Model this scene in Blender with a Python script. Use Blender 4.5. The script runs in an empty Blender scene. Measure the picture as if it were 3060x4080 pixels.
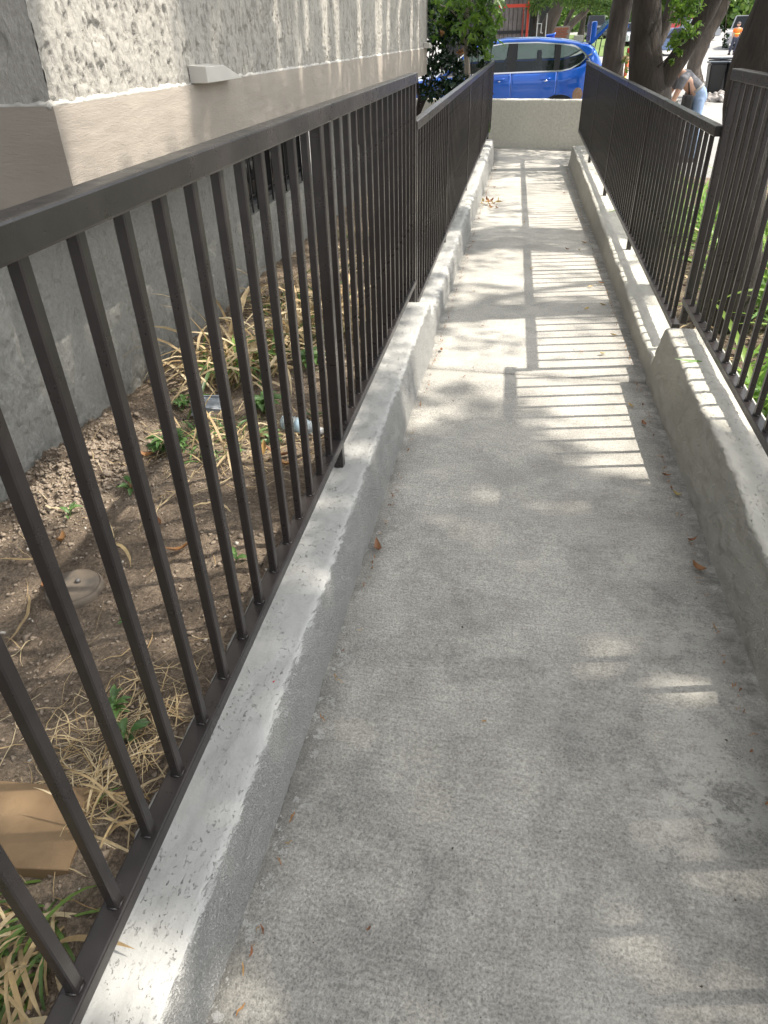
import bpy, bmesh, math, random
import numpy as np
from mathutils import Vector, Matrix
random.seed(7); rng = np.random.default_rng(11)
PI = math.pi
scene = bpy.context.scene
C = scene.collection
H = 1.40                      # eye height over the walkway

# ------------------------------------------------------------ camera
th, ps, ro = 0.60196, 0.18860, -0.02795
fw = Vector((-math.sin(ps)*math.cos(th), math.cos(ps)*math.cos(th), -math.sin(th)))
r0 = Vector((math.cos(ps), math.sin(ps), 0)); u0 = r0.cross(fw)
rr = r0*math.cos(ro)+u0*math.sin(ro); uu = -r0*math.sin(ro)+u0*math.cos(ro)
cam = bpy.data.cameras.new('camera'); co = bpy.data.objects.new('camera', cam); C.objects.link(co)
co.matrix_world = Matrix(((rr.x, uu.x, -fw.x, 0), (rr.y, uu.y, -fw.y, 0), (rr.z, uu.z, -fw.z, H), (0, 0, 0, 1)))
cam.sensor_fit = 'VERTICAL'; cam.sensor_height = 24; cam.lens = 2758.33/4080*24
cam.clip_start = 0.02; cam.clip_end = 2000
scene.camera = co
# ------------------------------------------------------------ light
SUN = Vector((0.845, 0.18, 1.30)).normalized()
sd = bpy.data.lights.new('sun', 'SUN'); sd.energy = 3.0; sd.angle = math.radians(0.53); sd.color = (1, 0.93, 0.83)
so = bpy.data.objects.new('sun', sd); C.objects.link(so)
so.rotation_euler = SUN.to_track_quat('Z', 'Y').to_euler()
world = bpy.data.worlds.new('World'); scene.world = world; world.use_nodes = True
wn = world.node_tree; bg = wn.nodes['Background']
sky = wn.nodes.new('ShaderNodeTexSky'); sky.sky_type = 'NISHITA'; sky.sun_disc = False
sky.sun_elevation = math.asin(SUN.z); sky.sun_rotation = math.atan2(SUN.x, SUN.y)
sky.air_density = 1.0; sky.dust_density = 2.5; sky.ozone_density = 1.0
hs = wn.nodes.new('ShaderNodeHueSaturation'); hs.inputs['Saturation'].default_value = .22
wn.links.new(sky.outputs[0], hs.inputs['Color']); wn.links.new(hs.outputs[0], bg.inputs[0]); bg.inputs[1].default_value = 0.15
vs = scene.view_settings; vs.view_transform = 'Standard'; vs.look = 'None'; vs.exposure = 1.36; vs.gamma = 1
vs.use_curve_mapping = False
scene.cycles.max_bounces = 8; scene.cycles.transparent_max_bounces = 12

# ------------------------------------------------------------ helpers
def tag(o, label=None, cat=None, group=None, kind=None):
    if label: o['label'] = label
    if cat: o['category'] = cat
    if group: o['group'] = group
    if kind: o['kind'] = kind
    return o
def link(name, me, mat=None, parent=None, loc=None, rot=None):
    o = bpy.data.objects.new(name, me); C.objects.link(o)
    if mat is not None and me is not None and len(me.materials) == 0: me.materials.append(mat)
    if parent: o.parent = parent
    if loc is not None: o.location = loc
    if rot is not None: o.rotation_euler = rot
    return o
def empty(name, loc, rz=0, label=None, cat=None, group=None, kind=None):
    o = bpy.data.objects.new(name, None); C.objects.link(o); o.location = loc; o.rotation_euler = (0, 0, rz)
    o.empty_display_size = .1
    return tag(o, label, cat, group, kind)
def mesh(vs_, fs, name='m', smooth=False):
    me = bpy.data.meshes.new(name); me.from_pydata([tuple(v) for v in vs_], [], fs); me.update()
    if smooth:
        me.polygons.foreach_set('use_smooth', [True]*len(me.polygons))
    return me
def bm_mesh(bm, name='m', smooth=False):
    me = bpy.data.meshes.new(name); bmesh.ops.recalc_face_normals(bm, faces=bm.faces); bm.to_mesh(me); bm.free()
    if smooth: me.polygons.foreach_set('use_smooth', [True]*len(me.polygons))
    return me
def fast_mesh(v, f, name='m', smooth=True):
    """v (n,3), f (m,k) arrays"""
    me = bpy.data.meshes.new(name); n = len(v); m, k = f.shape
    me.vertices.add(n); me.vertices.foreach_set('co', np.asarray(v, np.float32).ravel())
    me.loops.add(m*k); me.loops.foreach_set('vertex_index', np.asarray(f, np.int32).ravel())
    me.polygons.add(m); me.polygons.foreach_set('loop_start', np.arange(0, m*k, k, dtype=np.int32))
    me.polygons.foreach_set('loop_total', np.full(m, k, np.int32))
    if smooth: me.polygons.foreach_set('use_smooth', np.ones(m, bool))
    me.update(); me.validate(); return me
def box_bm(bm, x0, x1, y0, y1, z0, z1, bev=0):
    r = bmesh.ops.create_cube(bm, size=1)
    for v in r['verts']:
        v.co = Vector(((x0+x1)/2+v.co.x*(x1-x0), (y0+y1)/2+v.co.y*(y1-y0), (z0+z1)/2+v.co.z*(z1-z0)))
    if bev:
        es = list({e for v in r['verts'] for e in v.link_edges})
        bmesh.ops.bevel(bm, geom=es, offset=bev, segments=2, affect='EDGES', profile=.6)
def box(x0, x1, y0, y1, z0, z1, bev=0):
    bm = bmesh.new(); box_bm(bm, x0, x1, y0, y1, z0, z1, bev); return bm_mesh(bm)
def grid_faces(nu, nv):
    i = np.arange(nu-1)[:, None]*nv+np.arange(nv-1)[None, :]
    i = i.ravel(); return np.stack([i, i+nv, i+nv+1, i+1], 1)
def hsh(x, y, z, s):
    h = (x.astype(np.int64)*374761393+y.astype(np.int64)*668265263+z.astype(np.int64)*2147483647+s*974711) & 0xffffffff
    h = ((h ^ (h >> 13))*1274126177) & 0xffffffff
    h = (h ^ (h >> 16)) & 0xffffffff
    return h/4294967295.0
def vnoise(x, y, z=None, s=0):
    if z is None: z = np.zeros_like(x)
    xi, yi, zi = np.floor(x), np.floor(y), np.floor(z); fx, fy, fz = x-xi, y-yi, z-zi
    fx, fy, fz = [t*t*(3-2*t) for t in (fx, fy, fz)]
    def L(a, b, t): return a+(b-a)*t
    g = lambda a, b, c: hsh(xi+a, yi+b, zi+c, s)
    return L(L(L(g(0,0,0), g(1,0,0), fx), L(g(0,1,0), g(1,1,0), fx), fy),
             L(L(g(0,0,1), g(1,0,1), fx), L(g(0,1,1), g(1,1,1), fx), fy), fz)
def fbm(x, y, z=None, s=0, o=3):
    a = 0; w = 1; t = 0
    for k in range(o):
        m = 2.03**k; a = a+w*vnoise(x*m, y*m, None if z is None else z*m, s+k); t += w; w *= .5
    return a/t
def tube(pts, rads, sides=8, name='m', wob=0, seed=0, smooth=True):
    """swept tube with changing radius (closed ends)"""
    pts = [Vector(p) for p in pts]; V = []; F = []; rg = random.Random(seed); a = Vector((1, 0, 0))
    n = len(pts)
    for i, p in enumerate(pts):
        d = (pts[min(i+1, n-1)]-pts[max(i-1, 0)]).normalized()
        a = (a-d*a.dot(d)); a = a.normalized() if a.length > 1e-4 else d.orthogonal().normalized()
        b = d.cross(a)
        for k in range(sides):
            t = 2*PI*k/sides; r = rads[i]*(1+wob*(rg.random()-.5))
            V.append(p+a*math.cos(t)*r+b*math.sin(t)*r)
    for i in range(n-1):
        for k in range(sides):
            F.append((i*sides+k, i*sides+(k+1) % sides, (i+1)*sides+(k+1) % sides, (i+1)*sides+k))
    F.append(tuple(range(sides))[::-1]); F.append(tuple((n-1)*sides+k for k in range(sides)))
    return mesh(V, F, name, smooth)
def lathe(prof, sides=24, smooth=True):
    V = []; F = []
    for r, z in prof:
        for k in range(sides):
            t = 2*PI*k/sides; V.append((r*math.cos(t), r*math.sin(t), z))
    for i in range(len(prof)-1):
        for k in range(sides): F.append((i*sides+k, i*sides+(k+1) % sides, (i+1)*sides+(k+1) % sides, (i+1)*sides+k))
    F.append(tuple(range(sides))[::-1]); F.append(tuple((len(prof)-1)*sides+k for k in range(sides)))
    return mesh(V, F, 'm', smooth)
def join_meshes(parts, smooth=None):
    """list of (mesh, Matrix) -> one mesh"""
    V = []; F = []; off = 0
    for me, M in parts:
        for v in me.vertices: V.append(M @ v.co)
        for p in me.polygons: F.append(tuple(off+i for i in p.vertices))
        off = len(V)
    return mesh(V, F, 'm', bool(smooth))

# ------------------------------------------------------------ materials
def mat(name, col, rough=.8, metal=0, **kw):
    m = bpy.data.materials.new(name); m.use_nodes = True
    b = m.node_tree.nodes['Principled BSDF']
    b.inputs['Base Color'].default_value = (*col, 1); b.inputs['Roughness'].default_value = rough; b.inputs['Metallic'].default_value = metal
    for k, v in kw.items(): b.inputs[k].default_value = v
    return m
class NT:
    def __init__(s, m): s.m = m; s.t = m.node_tree; s.b = s.t.nodes['Principled BSDF']; s.tc = s.t.nodes.new('ShaderNodeTexCoord').outputs['Object']
    def n(s, t, **kw):
        x = s.t.nodes.new(t)
        for k, v in kw.items(): setattr(x, k, v)
        return x
    def l(s, a, b): s.t.links.new(a, b)
    def mapping(s, sc, rot=(0, 0, 0)):
        x = s.n('ShaderNodeMapping'); x.inputs['Scale'].default_value = sc; x.inputs['Rotation'].default_value = rot; s.l(s.tc, x.inputs[0]); return x.outputs[0]
    def noise(s, scale, detail=3, rough=.55, vec=None, dist=0):
        x = s.n('ShaderNodeTexNoise'); x.inputs['Scale'].default_value = scale; x.inputs['Detail'].default_value = detail
        x.inputs['Roughness'].default_value = rough; x.inputs['Distortion'].default_value = dist; s.l(vec or s.tc, x.inputs['Vector']); return x.outputs[0]
    def vor(s, scale, feature='F1', vec=None, out=0):
        x = s.n('ShaderNodeTexVoronoi', feature=feature); x.inputs['Scale'].default_value = scale; s.l(vec or s.tc, x.inputs['Vector']); return x.outputs[out]
    def ramp(s, src, stops):
        x = s.n('ShaderNodeValToRGB'); e = x.color_ramp.elements
        while len(e) < len(stops): e.new(.5)
        for i, (p, c) in enumerate(stops):
            e[i].position = p; e[i].color = (*c, 1) if hasattr(c, '__len__') else (c, c, c, 1)
        s.l(src, x.inputs[0]); return x.outputs[0]
    def mix(s, f, a, b, mode='MIX'):
        x = s.n('ShaderNodeMix', data_type='RGBA', blend_type=mode)
        for fi, inp, v in ((1, x.inputs[0], f), (0, x.inputs[6], a), (0, x.inputs[7], b)):
            if hasattr(v, 'is_linked'): s.l(v, inp)
            elif hasattr(v, '__len__'): inp.default_value = (*v, 1)
            else: inp.default_value = v if fi else (v, v, v, 1)
        return x.outputs[2]
    def math(s, op, a, b=0):
        x = s.n('ShaderNodeMath', operation=op)
        for inp, v in ((x.inputs[0], a), (x.inputs[1], b)):
            if hasattr(v, 'is_linked'): s.l(v, inp)
            else: inp.default_value = v
        return x.outputs[0]
    def bump(s, h, strength=.5, dist=.01, prev=None):
        x = s.n('ShaderNodeBump'); x.inputs['Strength'].default_value = strength; x.inputs['Distance'].default_value = dist
        s.l(h, x.inputs['Height'])
        if prev is not None: s.l(prev, x.inputs['Normal'])
        return x.outputs[0]
    def col(s, c): s.l(c, s.b.inputs['Base Color'])
    def nrm(s, c): s.l(c, s.b.inputs['Normal'])
    def rgh(s, c): s.l(c, s.b.inputs['Roughness'])

def m_concrete():
    m = mat('walkway_concrete', (.35, .34, .32), .85); t = NT(m)
    big = t.noise(.9, 4, .6); mid = t.noise(5.5, 5, .65); fine = t.noise(150, 3, .7); grain = t.vor(230)
    c = t.ramp(big, [(.30, (.35, .335, .302)), (.5, (.43, .412, .372)), (.7, (.50, .48, .435))])
    sep = t.n('ShaderNodeSeparateXYZ'); t.l(t.tc, sep.inputs[0])
    def mr(src, a, b_): x = t.n('ShaderNodeMapRange'); x.inputs[1].default_value = a; x.inputs[2].default_value = b_; t.l(src, x.inputs[0]); return x.outputs[0]
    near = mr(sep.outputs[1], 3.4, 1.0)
    c = t.mix(t.math('MULTIPLY', near, .62), c, (.27, .258, .225))          # base colour darkens towards the near end
    patch = t.ramp(t.noise(3.1, 7, .75, dist=.4), [(.53, 0), (.60, 1)])
    c = t.mix(t.math('MULTIPLY', patch, .24), c, (.45, .43, .385))
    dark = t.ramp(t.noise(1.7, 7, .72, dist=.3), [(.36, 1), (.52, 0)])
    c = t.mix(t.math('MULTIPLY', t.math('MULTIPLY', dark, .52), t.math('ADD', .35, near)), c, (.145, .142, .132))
    c = t.mix(.85, c, t.ramp(mid, [(.3, .80), (.7, 1.14)]), 'MULTIPLY')
    broom = t.noise(1, 3, .6, t.mapping((7, 120, 1))); c = t.mix(.45, c, t.ramp(broom, [(.3, .74), (.7, 1.2)]), 'MULTIPLY')
    c = t.mix(.9, c, t.ramp(grain, [(.0, .50), (.28, .95), (.6, 1.08)]), 'MULTIPLY')
    c = t.mix(.92, c, t.ramp(fine, [(.33, .62), (.5, 1.0), (.68, 1.35)]), 'MULTIPLY')
    # paste skins left near the right side, worn through in small flakes
    right = mr(sep.outputs[0], .05, .42); skin = t.ramp(t.noise(20, 7, .82, dist=.3), [(.47, 0), (.52, 1)]); zone = t.ramp(t.noise(2.2, 3, .6), [(.42, 0), (.56, 1)])
    c = t.mix(t.math('MULTIPLY', t.math('MULTIPLY', t.math('MULTIPLY', skin, zone), right), t.math('MULTIPLY', near, .60)), c, (.46, .445, .40))
    # grime collected along both curb feet
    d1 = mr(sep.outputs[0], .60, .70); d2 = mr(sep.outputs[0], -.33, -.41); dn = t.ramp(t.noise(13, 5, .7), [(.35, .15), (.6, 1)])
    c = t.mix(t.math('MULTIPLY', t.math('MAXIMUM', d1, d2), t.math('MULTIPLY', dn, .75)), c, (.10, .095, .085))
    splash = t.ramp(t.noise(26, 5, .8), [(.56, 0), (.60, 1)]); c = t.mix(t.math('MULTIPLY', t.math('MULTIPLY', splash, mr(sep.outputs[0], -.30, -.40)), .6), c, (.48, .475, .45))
    pit = t.ramp(t.vor(31), [(.0, 1), (.055, 1), (.07, 0)]); c = t.mix(t.math('MULTIPLY', pit, .5), c, (.10, .10, .10))
    # hairline cracks
    ck = t.vor(.8, 'DISTANCE_TO_EDGE', t.mapping((1, 1, 1))); wn_ = t.n('ShaderNodeTexVoronoi', feature='DISTANCE_TO_EDGE'); wn_.inputs['Scale'].default_value = .62
    dv = t.n('ShaderNodeVectorMath', operation='ADD'); nz = t.n('ShaderNodeTexNoise'); nz.inputs['Scale'].default_value = 3.5; nz.inputs['Detail'].default_value = 6; t.l(t.tc, nz.inputs['Vector'])
    sc = t.n('ShaderNodeVectorMath', operation='SCALE'); sc.inputs['Scale'].default_value = .35; t.l(nz.outputs[1], sc.inputs[0]); t.l(t.tc, dv.inputs[0]); t.l(sc.outputs[0], dv.inputs[1]); t.l(dv.outputs[0], wn_.inputs['Vector'])
    crack = t.ramp(wn_.outputs[0], [(.0, 1), (.0025, .6), (.005, 0)]); c = t.mix(t.math('MULTIPLY', crack, .06), c, (.08, .075, .07))
    t.col(c)
    b = t.bump(fine, .55, .004); b = t.bump(grain, .5, .003, b); b = t.bump(mid, .3, .01, b); t.nrm(b)
    return m
def m_curb(name, base=(.62, .62, .60), dirt=.35, face_shade=.16):
    m = mat(name, base, .8); t = NT(m)
    n = t.noise(2.2, 4, .6); c = t.ramp(n, [(.3, tuple(x*.86 for x in base)), (.7, base)])
    d = t.ramp(t.noise(9, 5, .7), [(.52, 0), (.72, 1)]); c = t.mix(t.math('MULTIPLY', d, dirt), c, tuple(x*.62 for x in base))
    # knock-down stucco: smooth skin with short torn openings
    v = t.mapping((1.0, .6, 1.0)); k = t.noise(120, 5, .8, v, .4); crev = t.ramp(k, [(.32, 0), (.40, 1)])
    ms = t.ramp(t.noise(5, 4, .65), [(.42, 0), (.60, 1)])
    op = t.math('MAXIMUM', crev, t.math('SUBTRACT', 1, ms))
    stain = t.ramp(t.noise(1, 5, .65, t.mapping((14, 2.2, 3))), [(.50, 0), (.68, 1)]); c = t.mix(t.math('MULTIPLY', stain, .30), c, tuple(x*.50 for x in base))
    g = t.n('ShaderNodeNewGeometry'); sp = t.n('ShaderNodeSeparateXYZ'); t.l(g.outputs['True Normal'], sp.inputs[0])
    face = t.ramp(sp.outputs[2], [(.55, 1), (.85, 0)])                     # the hand-thrown sides are sandy; their shade is painted in as a darker tone
    sand = t.ramp(t.noise(230, 3, .6), [(.34, 0), (.58, 1)])
    c = t.mix(t.math('MULTIPLY', t.math('SUBTRACT', 1, op), .38), c, tuple(x*.5 for x in base))
    c = t.mix(t.math('MULTIPLY', face, face_shade), c, t.mix(sand, tuple(x*.45 for x in base), tuple(x*.90 for x in base)))
    t.col(c)
    b = t.bump(op, 1.0, .010); b = t.bump(t.noise(150, 3, .6), .35, .002, b); b = t.bump(t.noise(10, 3), .35, .02, b)
    fb_ = t.n('ShaderNodeBump'); t.l(t.math('MULTIPLY', face, .85), fb_.inputs['Strength']); fb_.inputs['Distance'].default_value = .008; t.l(sand, fb_.inputs['Height']); t.l(b, fb_.inputs['Normal'])
    t.nrm(fb_.outputs[0])
    return m
def m_stucco(name, base=(.40, .38, .34)):
    m = mat(name, base, .9); t = NT(m)
    c = t.ramp(t.noise(1.5, 4, .6), [(.3, tuple(x*.85 for x in base)), (.7, base)])
    c = t.mix(.6, c, t.ramp(t.noise(60, 4, .7), [(.3, .72), (.6, 1.1)]), 'MULTIPLY')
    t.col(c)
    v = t.mapping((1, 1, .42)); b = t.bump(t.noise(70, 4, .7, v), .9, .012); b = t.bump(t.noise(260, 2, .6), .5, .003, b); t.nrm(b)
    return m
def m_trim():
    m = mat('taupe_trim_paint', (.40, .365, .325), .75); t = NT(m)
    c = t.ramp(t.noise(3, 4), [(.3, (.29, .255, .215)), (.7, (.35, .31, .262))]); t.col(c)
    v = t.mapping((1, 1, 5.0)); b = t.bump(t.noise(26, 5, .75, v, .7), .55, .006); b = t.bump(t.noise(150, 2), .3, .002, b); t.nrm(b)
    return m
def m_metal():
    m = mat('bronze_painted_steel', (.040, .034, .031), .42); t = NT(m)
    t.col(t.ramp(t.noise(14, 4, .6), [(.3, (.0185, .0152, .0145)), (.7, (.031, .0258, .0245))]))
    t.rgh(t.ramp(t.noise(22, 4, .7), [(.3, .24), (.7, .40)]))
    b = t.bump(t.noise(300, 2), .12, .001); t.nrm(b); return m
def m_soil():
    m = mat('dry_soil', (.16, .12, .085), .95); t = NT(m)
    c = t.ramp(t.noise(2.6, 5, .65), [(.30, (.12, .088, .060)), (.5, (.225, .172, .122)), (.68, (.33, .262, .19))])
    c = t.mix(.9, c, t.ramp(t.noise(75, 5, .8), [(.35, .42), (.5, 1), (.66, 1.65)]), 'MULTIPLY')
    bits = t.ramp(t.vor(60), [(.0, 1), (.05, 1), (.075, 0)]); c = t.mix(t.math('MULTIPLY', bits, .7), c, (.42, .36, .28))
    t.col(c); b = t.bump(t.noise(55, 5, .75), 1, .022); b = t.bump(t.noise(260, 3, .7), .8, .006, b); t.nrm(b); return m
def m_leaf(name, cols, rough=.5, trans=.35):
    m = mat(name, cols[0], rough); t = NT(m)
    g = t.n('ShaderNodeNewGeometry'); n = len(cols)
    oi = t.n('ShaderNodeObjectInfo')
    rv = t.math('FRACT', t.math('ADD', g.outputs['Random Per Island'], oi.outputs['Random']))
    c = t.ramp(rv, [(i/(n-1) if n > 1 else 0, cc) for i, cc in enumerate(cols)])
    c = t.mix(.5, c, t.ramp(t.noise(40, 3), [(.3, .7), (.7, 1.2)]), 'MULTIPLY')
    t.col(c)
    tr = t.n('ShaderNodeBsdfTranslucent'); t.l(c, tr.inputs[0]); mx = t.n('ShaderNodeMixShader'); mx.inputs[0].default_value = trans
    t.l(t.b.outputs[0], mx.inputs[1]); t.l(tr.outputs[0], mx.inputs[2]); t.l(mx.outputs[0], t.t.nodes['Material Output'].inputs[0])
    return m
def m_bark(name, a=(.06, .045, .035), b_=(.13, .105, .085), sc=9):
    m = mat(name, a, .9); t = NT(m); v = t.mapping((1, 1, .22))
    n = t.noise(sc, 6, .7, v, .5); t.col(t.mix(.7, t.ramp(n, [(.3, a), (.7, b_)]), t.ramp(t.noise(2.5, 4), [(.3, .7), (.7, 1.3)]), 'MULTIPLY'))
    b = t.bump(n, .9, .05); b = t.bump(t.noise(60, 4, .7, v), .6, .012, b); t.nrm(b); return m
def m_ground(name, a, b_, sc=30, rough=.9):
    m = mat(name, a, rough); t = NT(m)
    c = t.ramp(t.noise(.5, 5, .6), [(.3, a), (.7, b_)]); c = t.mix(.7, c, t.ramp(t.noise(sc, 4, .7), [(.3, .75), (.7, 1.2)]), 'MULTIPLY'); t.col(c)
    t.nrm(t.bump(t.noise(sc*2, 3), .4, .01)); return m
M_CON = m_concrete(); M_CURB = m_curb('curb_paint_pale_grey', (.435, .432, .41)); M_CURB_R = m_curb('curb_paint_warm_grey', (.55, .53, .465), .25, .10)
M_STU = m_stucco('building_stucco'); M_STUL = m_stucco('lower_stucco', (.275, .272, .248)); M_TRIM = m_trim(); M_MET = m_metal(); M_SOIL = m_soil()
M_DRY = m_leaf('dry_straw_blade', [(.50, .37, .19), (.62, .50, .30), (.36, .24, .11), (.68, .58, .38), (.46, .32, .15)], .55, .25)
M_GRN = m_leaf('green_strap_blade', [(.07, .14, .035), (.12, .22, .05), (.19, .30, .07), (.05, .10, .03)], .4, .35)
M_GRNB = m_leaf('bright_strap_blade', [(.14, .30, .05), (.24, .44, .07), (.36, .52, .12), (.09, .20, .04)], .38, .5)
M_LEAFD = m_leaf('dark_glossy_leaf', [(.010, .026, .010), (.018, .045, .016), (.012, .034, .018), (.035, .065, .028)], .22, .12)
M_LEAFB = m_leaf('bright_leaf', [(.06, .13, .02), (.11, .21, .03), (.20, .33, .05), (.04, .09, .02)], .4, .5)
M_LEAFM = m_leaf('tree_leaf', [(.05, .11, .022), (.08, .16, .03), (.12, .22, .04), (.16, .22, .05)], .45, .4)
M_WEED = m_leaf('weed_leaf', [(.10, .20, .06), (.15, .27, .08), (.09, .16, .06)], .45, .35)
M_FALL = m_leaf('fallen_leaf', [(.26, .10, .04), (.38, .20, .07), (.20, .075, .035), (.48, .30, .10)], .5, .15)
M_YEL = m_leaf('yellow_leaf', [(.50, .38, .10), (.46, .30, .10), (.40, .36, .14)], .5, .2)
M_BARK = m_bark('dark_bark', (.018, .014, .011), (.060, .047, .038)); M_BARKG = m_bark('grey_bark', (.06, .048, .040), (.15, .125, .105), 6); M_BARKP = m_bark('pale_bark', (.36, .31, .25), (.5, .44, .37), 20)

# ------------------------------------------------------------ ground
GZ = H-1.75
def ground_sheet():
    xs = np.concatenate([[-400, -120, -60], np.linspace(-40, 60, 51), [100, 180, 400]]); ys = np.concatenate([[-60, -20, -8], np.linspace(-4, 100, 53), [140, 220, 500, 900]])
    X, Y = np.meshgrid(xs, ys, indexing='ij'); Z = GZ-.012+np.clip(Y-50, 0, 60)*.035
    Z = np.where((X < 4) & (Y < 12.9), GZ-.5, Z)
    v = np.stack([X.ravel(), Y.ravel(), Z.ravel()], 1)
    o = link('ground', fast_mesh(v, grid_faces(len(xs), len(ys))), m_ground('pale_pavement', (.24, .235, .225), (.33, .32, .305), 14)); tag(o, kind='structure')
ground_sheet()
def slab_mesh(x0, x1, ya, yb, yc, yd, th=.12, n=26, seed=0, slope=.022, zo=0):
    """slab from front edge (ya at x0, yb at x1) to back edge (yc, yd); gently uneven top, eased edges"""
    us = np.linspace(0, 1, n); ny = max(8, int((max(yc, yd)-min(ya, yb))/.06)); vs2 = np.linspace(0, 1, ny)
    U, W = np.meshgrid(us, vs2, indexing='ij'); X = x0+(x1-x0)*U; Y = (ya+(yb-ya)*U)*(1-W)+(yc+(yd-yc)*U)*W
    e = np.minimum.reduce([(W)*(yc-ya), (1-W)*(yc-ya)]); Z = -slope*Y+zo+(fbm(X*3, Y*3, s=seed)-.5)*.006-np.where(e < 1e-6, .006, 0)
    v = np.stack([X.ravel(), Y.ravel(), Z.ravel()], 1); f = grid_faces(n, ny)
    vb = v.copy(); vb[:, 2] -= th; base = len(v); V = np.concatenate([v, vb]); F = [f]
    def strip(idx):
        idx = np.array(idx); return np.stack([idx[:-1], idx[:-1]+base, idx[1:]+base, idx[1:]], 1)
    F += [strip(np.arange(n)*ny), strip(np.arange(n)*ny+ny-1)[:, ::-1], strip(np.arange(ny)), strip((n-1)*ny+np.arange(ny))]
    return fast_mesh(V, np.concatenate(F), smooth=False)
walk = empty('walkway', (0, 0, 0), kind='structure')
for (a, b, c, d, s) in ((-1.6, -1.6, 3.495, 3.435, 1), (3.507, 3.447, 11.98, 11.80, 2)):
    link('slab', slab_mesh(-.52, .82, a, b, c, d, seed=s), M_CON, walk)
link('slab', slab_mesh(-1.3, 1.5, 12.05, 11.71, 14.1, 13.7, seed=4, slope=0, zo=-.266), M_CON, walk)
# hairline crack in the near slab edge / mortar fillets where the curb meets the slab are part of the curb meshes

# ------------------------------------------------------------ curbs
def curb(name, prof, y0, y1, seed, matl, label, lump=.004, step=.012, side=1, cap_round=.04, floor_slope=.022):
    """prof: list of (x, z or 'f'); from outer bottom over the top to inner foot. z relative to world"""
    P = []
    for i in range(len(prof)-1):
        (xa, za), (xb, zb) = prof[i], prof[i+1]; L = math.hypot(xb-xa, (zb-za)); k = max(1, int(L/.012))
        for j in range(k): P.append((xa+(xb-xa)*j/k, za+(zb-za)*j/k))
    P.append(prof[-1]); P = np.array(P); ny = int((y1-y0)/step)+1; ys = np.linspace(y0, y1, ny)
    top = P[:, 1].max()
    X = np.repeat(P[None, :, 0], ny, 0); Z = np.repeat(P[None, :, 1], ny, 0); Y = np.repeat(ys[:, None], len(P), 1)
    cx = P[:, 0].mean()
    # rounded far/near ends
    for yy, s in ((y0, 1), (y1, -1)):
        d = np.clip(1-(Y-yy)*s/cap_round, 0, 1); k = (1-np.sqrt(np.clip(1-d*d, 0, 1)))
        Z = Z-k*cap_round*np.clip((Z-(top-.1))/.1, 0, 1)
    n1 = fbm(X*4+seed, Y*2.2, Z*4, s=seed)-.5; n2 = fbm(X*26, Y*14, Z*26, s=seed+3)-.5; n3 = fbm(X*75, Y*60, Z*75, s=seed+7, o=2)-.5
    amp = lump*(2.6*n1+2.0*n2+1.3*n3)
    inner = np.clip((X-cx)*side/.08, -1, 1)
    X = X+amp*inner; Z = Z+amp*.8*(Z > top-.05)
    v = np.stack([X.ravel(), Y.ravel(), Z.ravel()], 1); f = grid_faces(ny, len(P))
    n0 = len(P)
    caps = []
    me_v = v; V = v.tolist(); F = f.tolist()
    F.append(list(range(n0))[::-1]); F.append([(ny-1)*n0+i for i in range(n0)])
    me = mesh(V, F, smooth=True)
    for p in list(me.polygons)[-2:]: p.use_smooth = False
    o = link(name, me, matl); tag(o, label, 'curb wall'); return o
def round_prof(xo, xi, xf, zt, zb, zf, side, r=.035):
    """outer x, inner top x, inner foot x"""
    pts = [(xo, zb), (xo, zt-.02), (xo+side*.02, zt)]
    ax, az = xi-side*r*1.2, zt; pts.append((ax, az))
    dx, dz = xf-xi, zf-zt; L = math.hypot(dx, dz); bx, bz = xi+dx/L*r*1.3, zt+dz/L*r*1.3
    for k in range(1, 6):
        t = k/6; pts.append(((1-t)**2*ax+2*t*(1-t)*xi+t*t*bx, (1-t)**2*az+2*t*(1-t)*zt+t*t*bz))
    pts += [(bx, bz), (xf, zf)]
    return pts
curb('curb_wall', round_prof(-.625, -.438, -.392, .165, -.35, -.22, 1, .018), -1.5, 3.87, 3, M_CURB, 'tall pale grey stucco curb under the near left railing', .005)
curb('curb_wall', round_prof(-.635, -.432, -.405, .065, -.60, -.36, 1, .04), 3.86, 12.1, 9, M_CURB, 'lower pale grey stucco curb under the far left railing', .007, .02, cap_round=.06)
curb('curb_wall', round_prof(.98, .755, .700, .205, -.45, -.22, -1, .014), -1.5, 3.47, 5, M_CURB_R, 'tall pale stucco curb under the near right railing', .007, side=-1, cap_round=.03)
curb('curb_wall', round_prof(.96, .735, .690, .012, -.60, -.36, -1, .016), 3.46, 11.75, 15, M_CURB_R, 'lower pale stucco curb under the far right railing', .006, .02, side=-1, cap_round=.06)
# red paint flecks on the left curb
fm = mat('red_paint', (.55, .03, .03), .5)
def fleck(x, y, z, s):
    bm = bmesh.new(); vs3 = [bm.verts.new((x+math.cos(a)*s*random.uniform(.4, 1), y+math.sin(a)*s*random.uniform(.4, 1), z)) for a in np.linspace(0, 2*PI, 8)[:-1]]
    bm.faces.new(vs3); r = bmesh.ops.extrude_face_region(bm, geom=bm.faces[:])
    for v in [e for e in r['geom'] if isinstance(e, bmesh.types.BMVert)]: v.co.z += .002
    return bm_mesh(bm)
tag(link('red_petal', fleck(-.475, 1.045, .166, .012), fm), 'small bright red scrap lying on the near left curb', 'petal')

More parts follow.
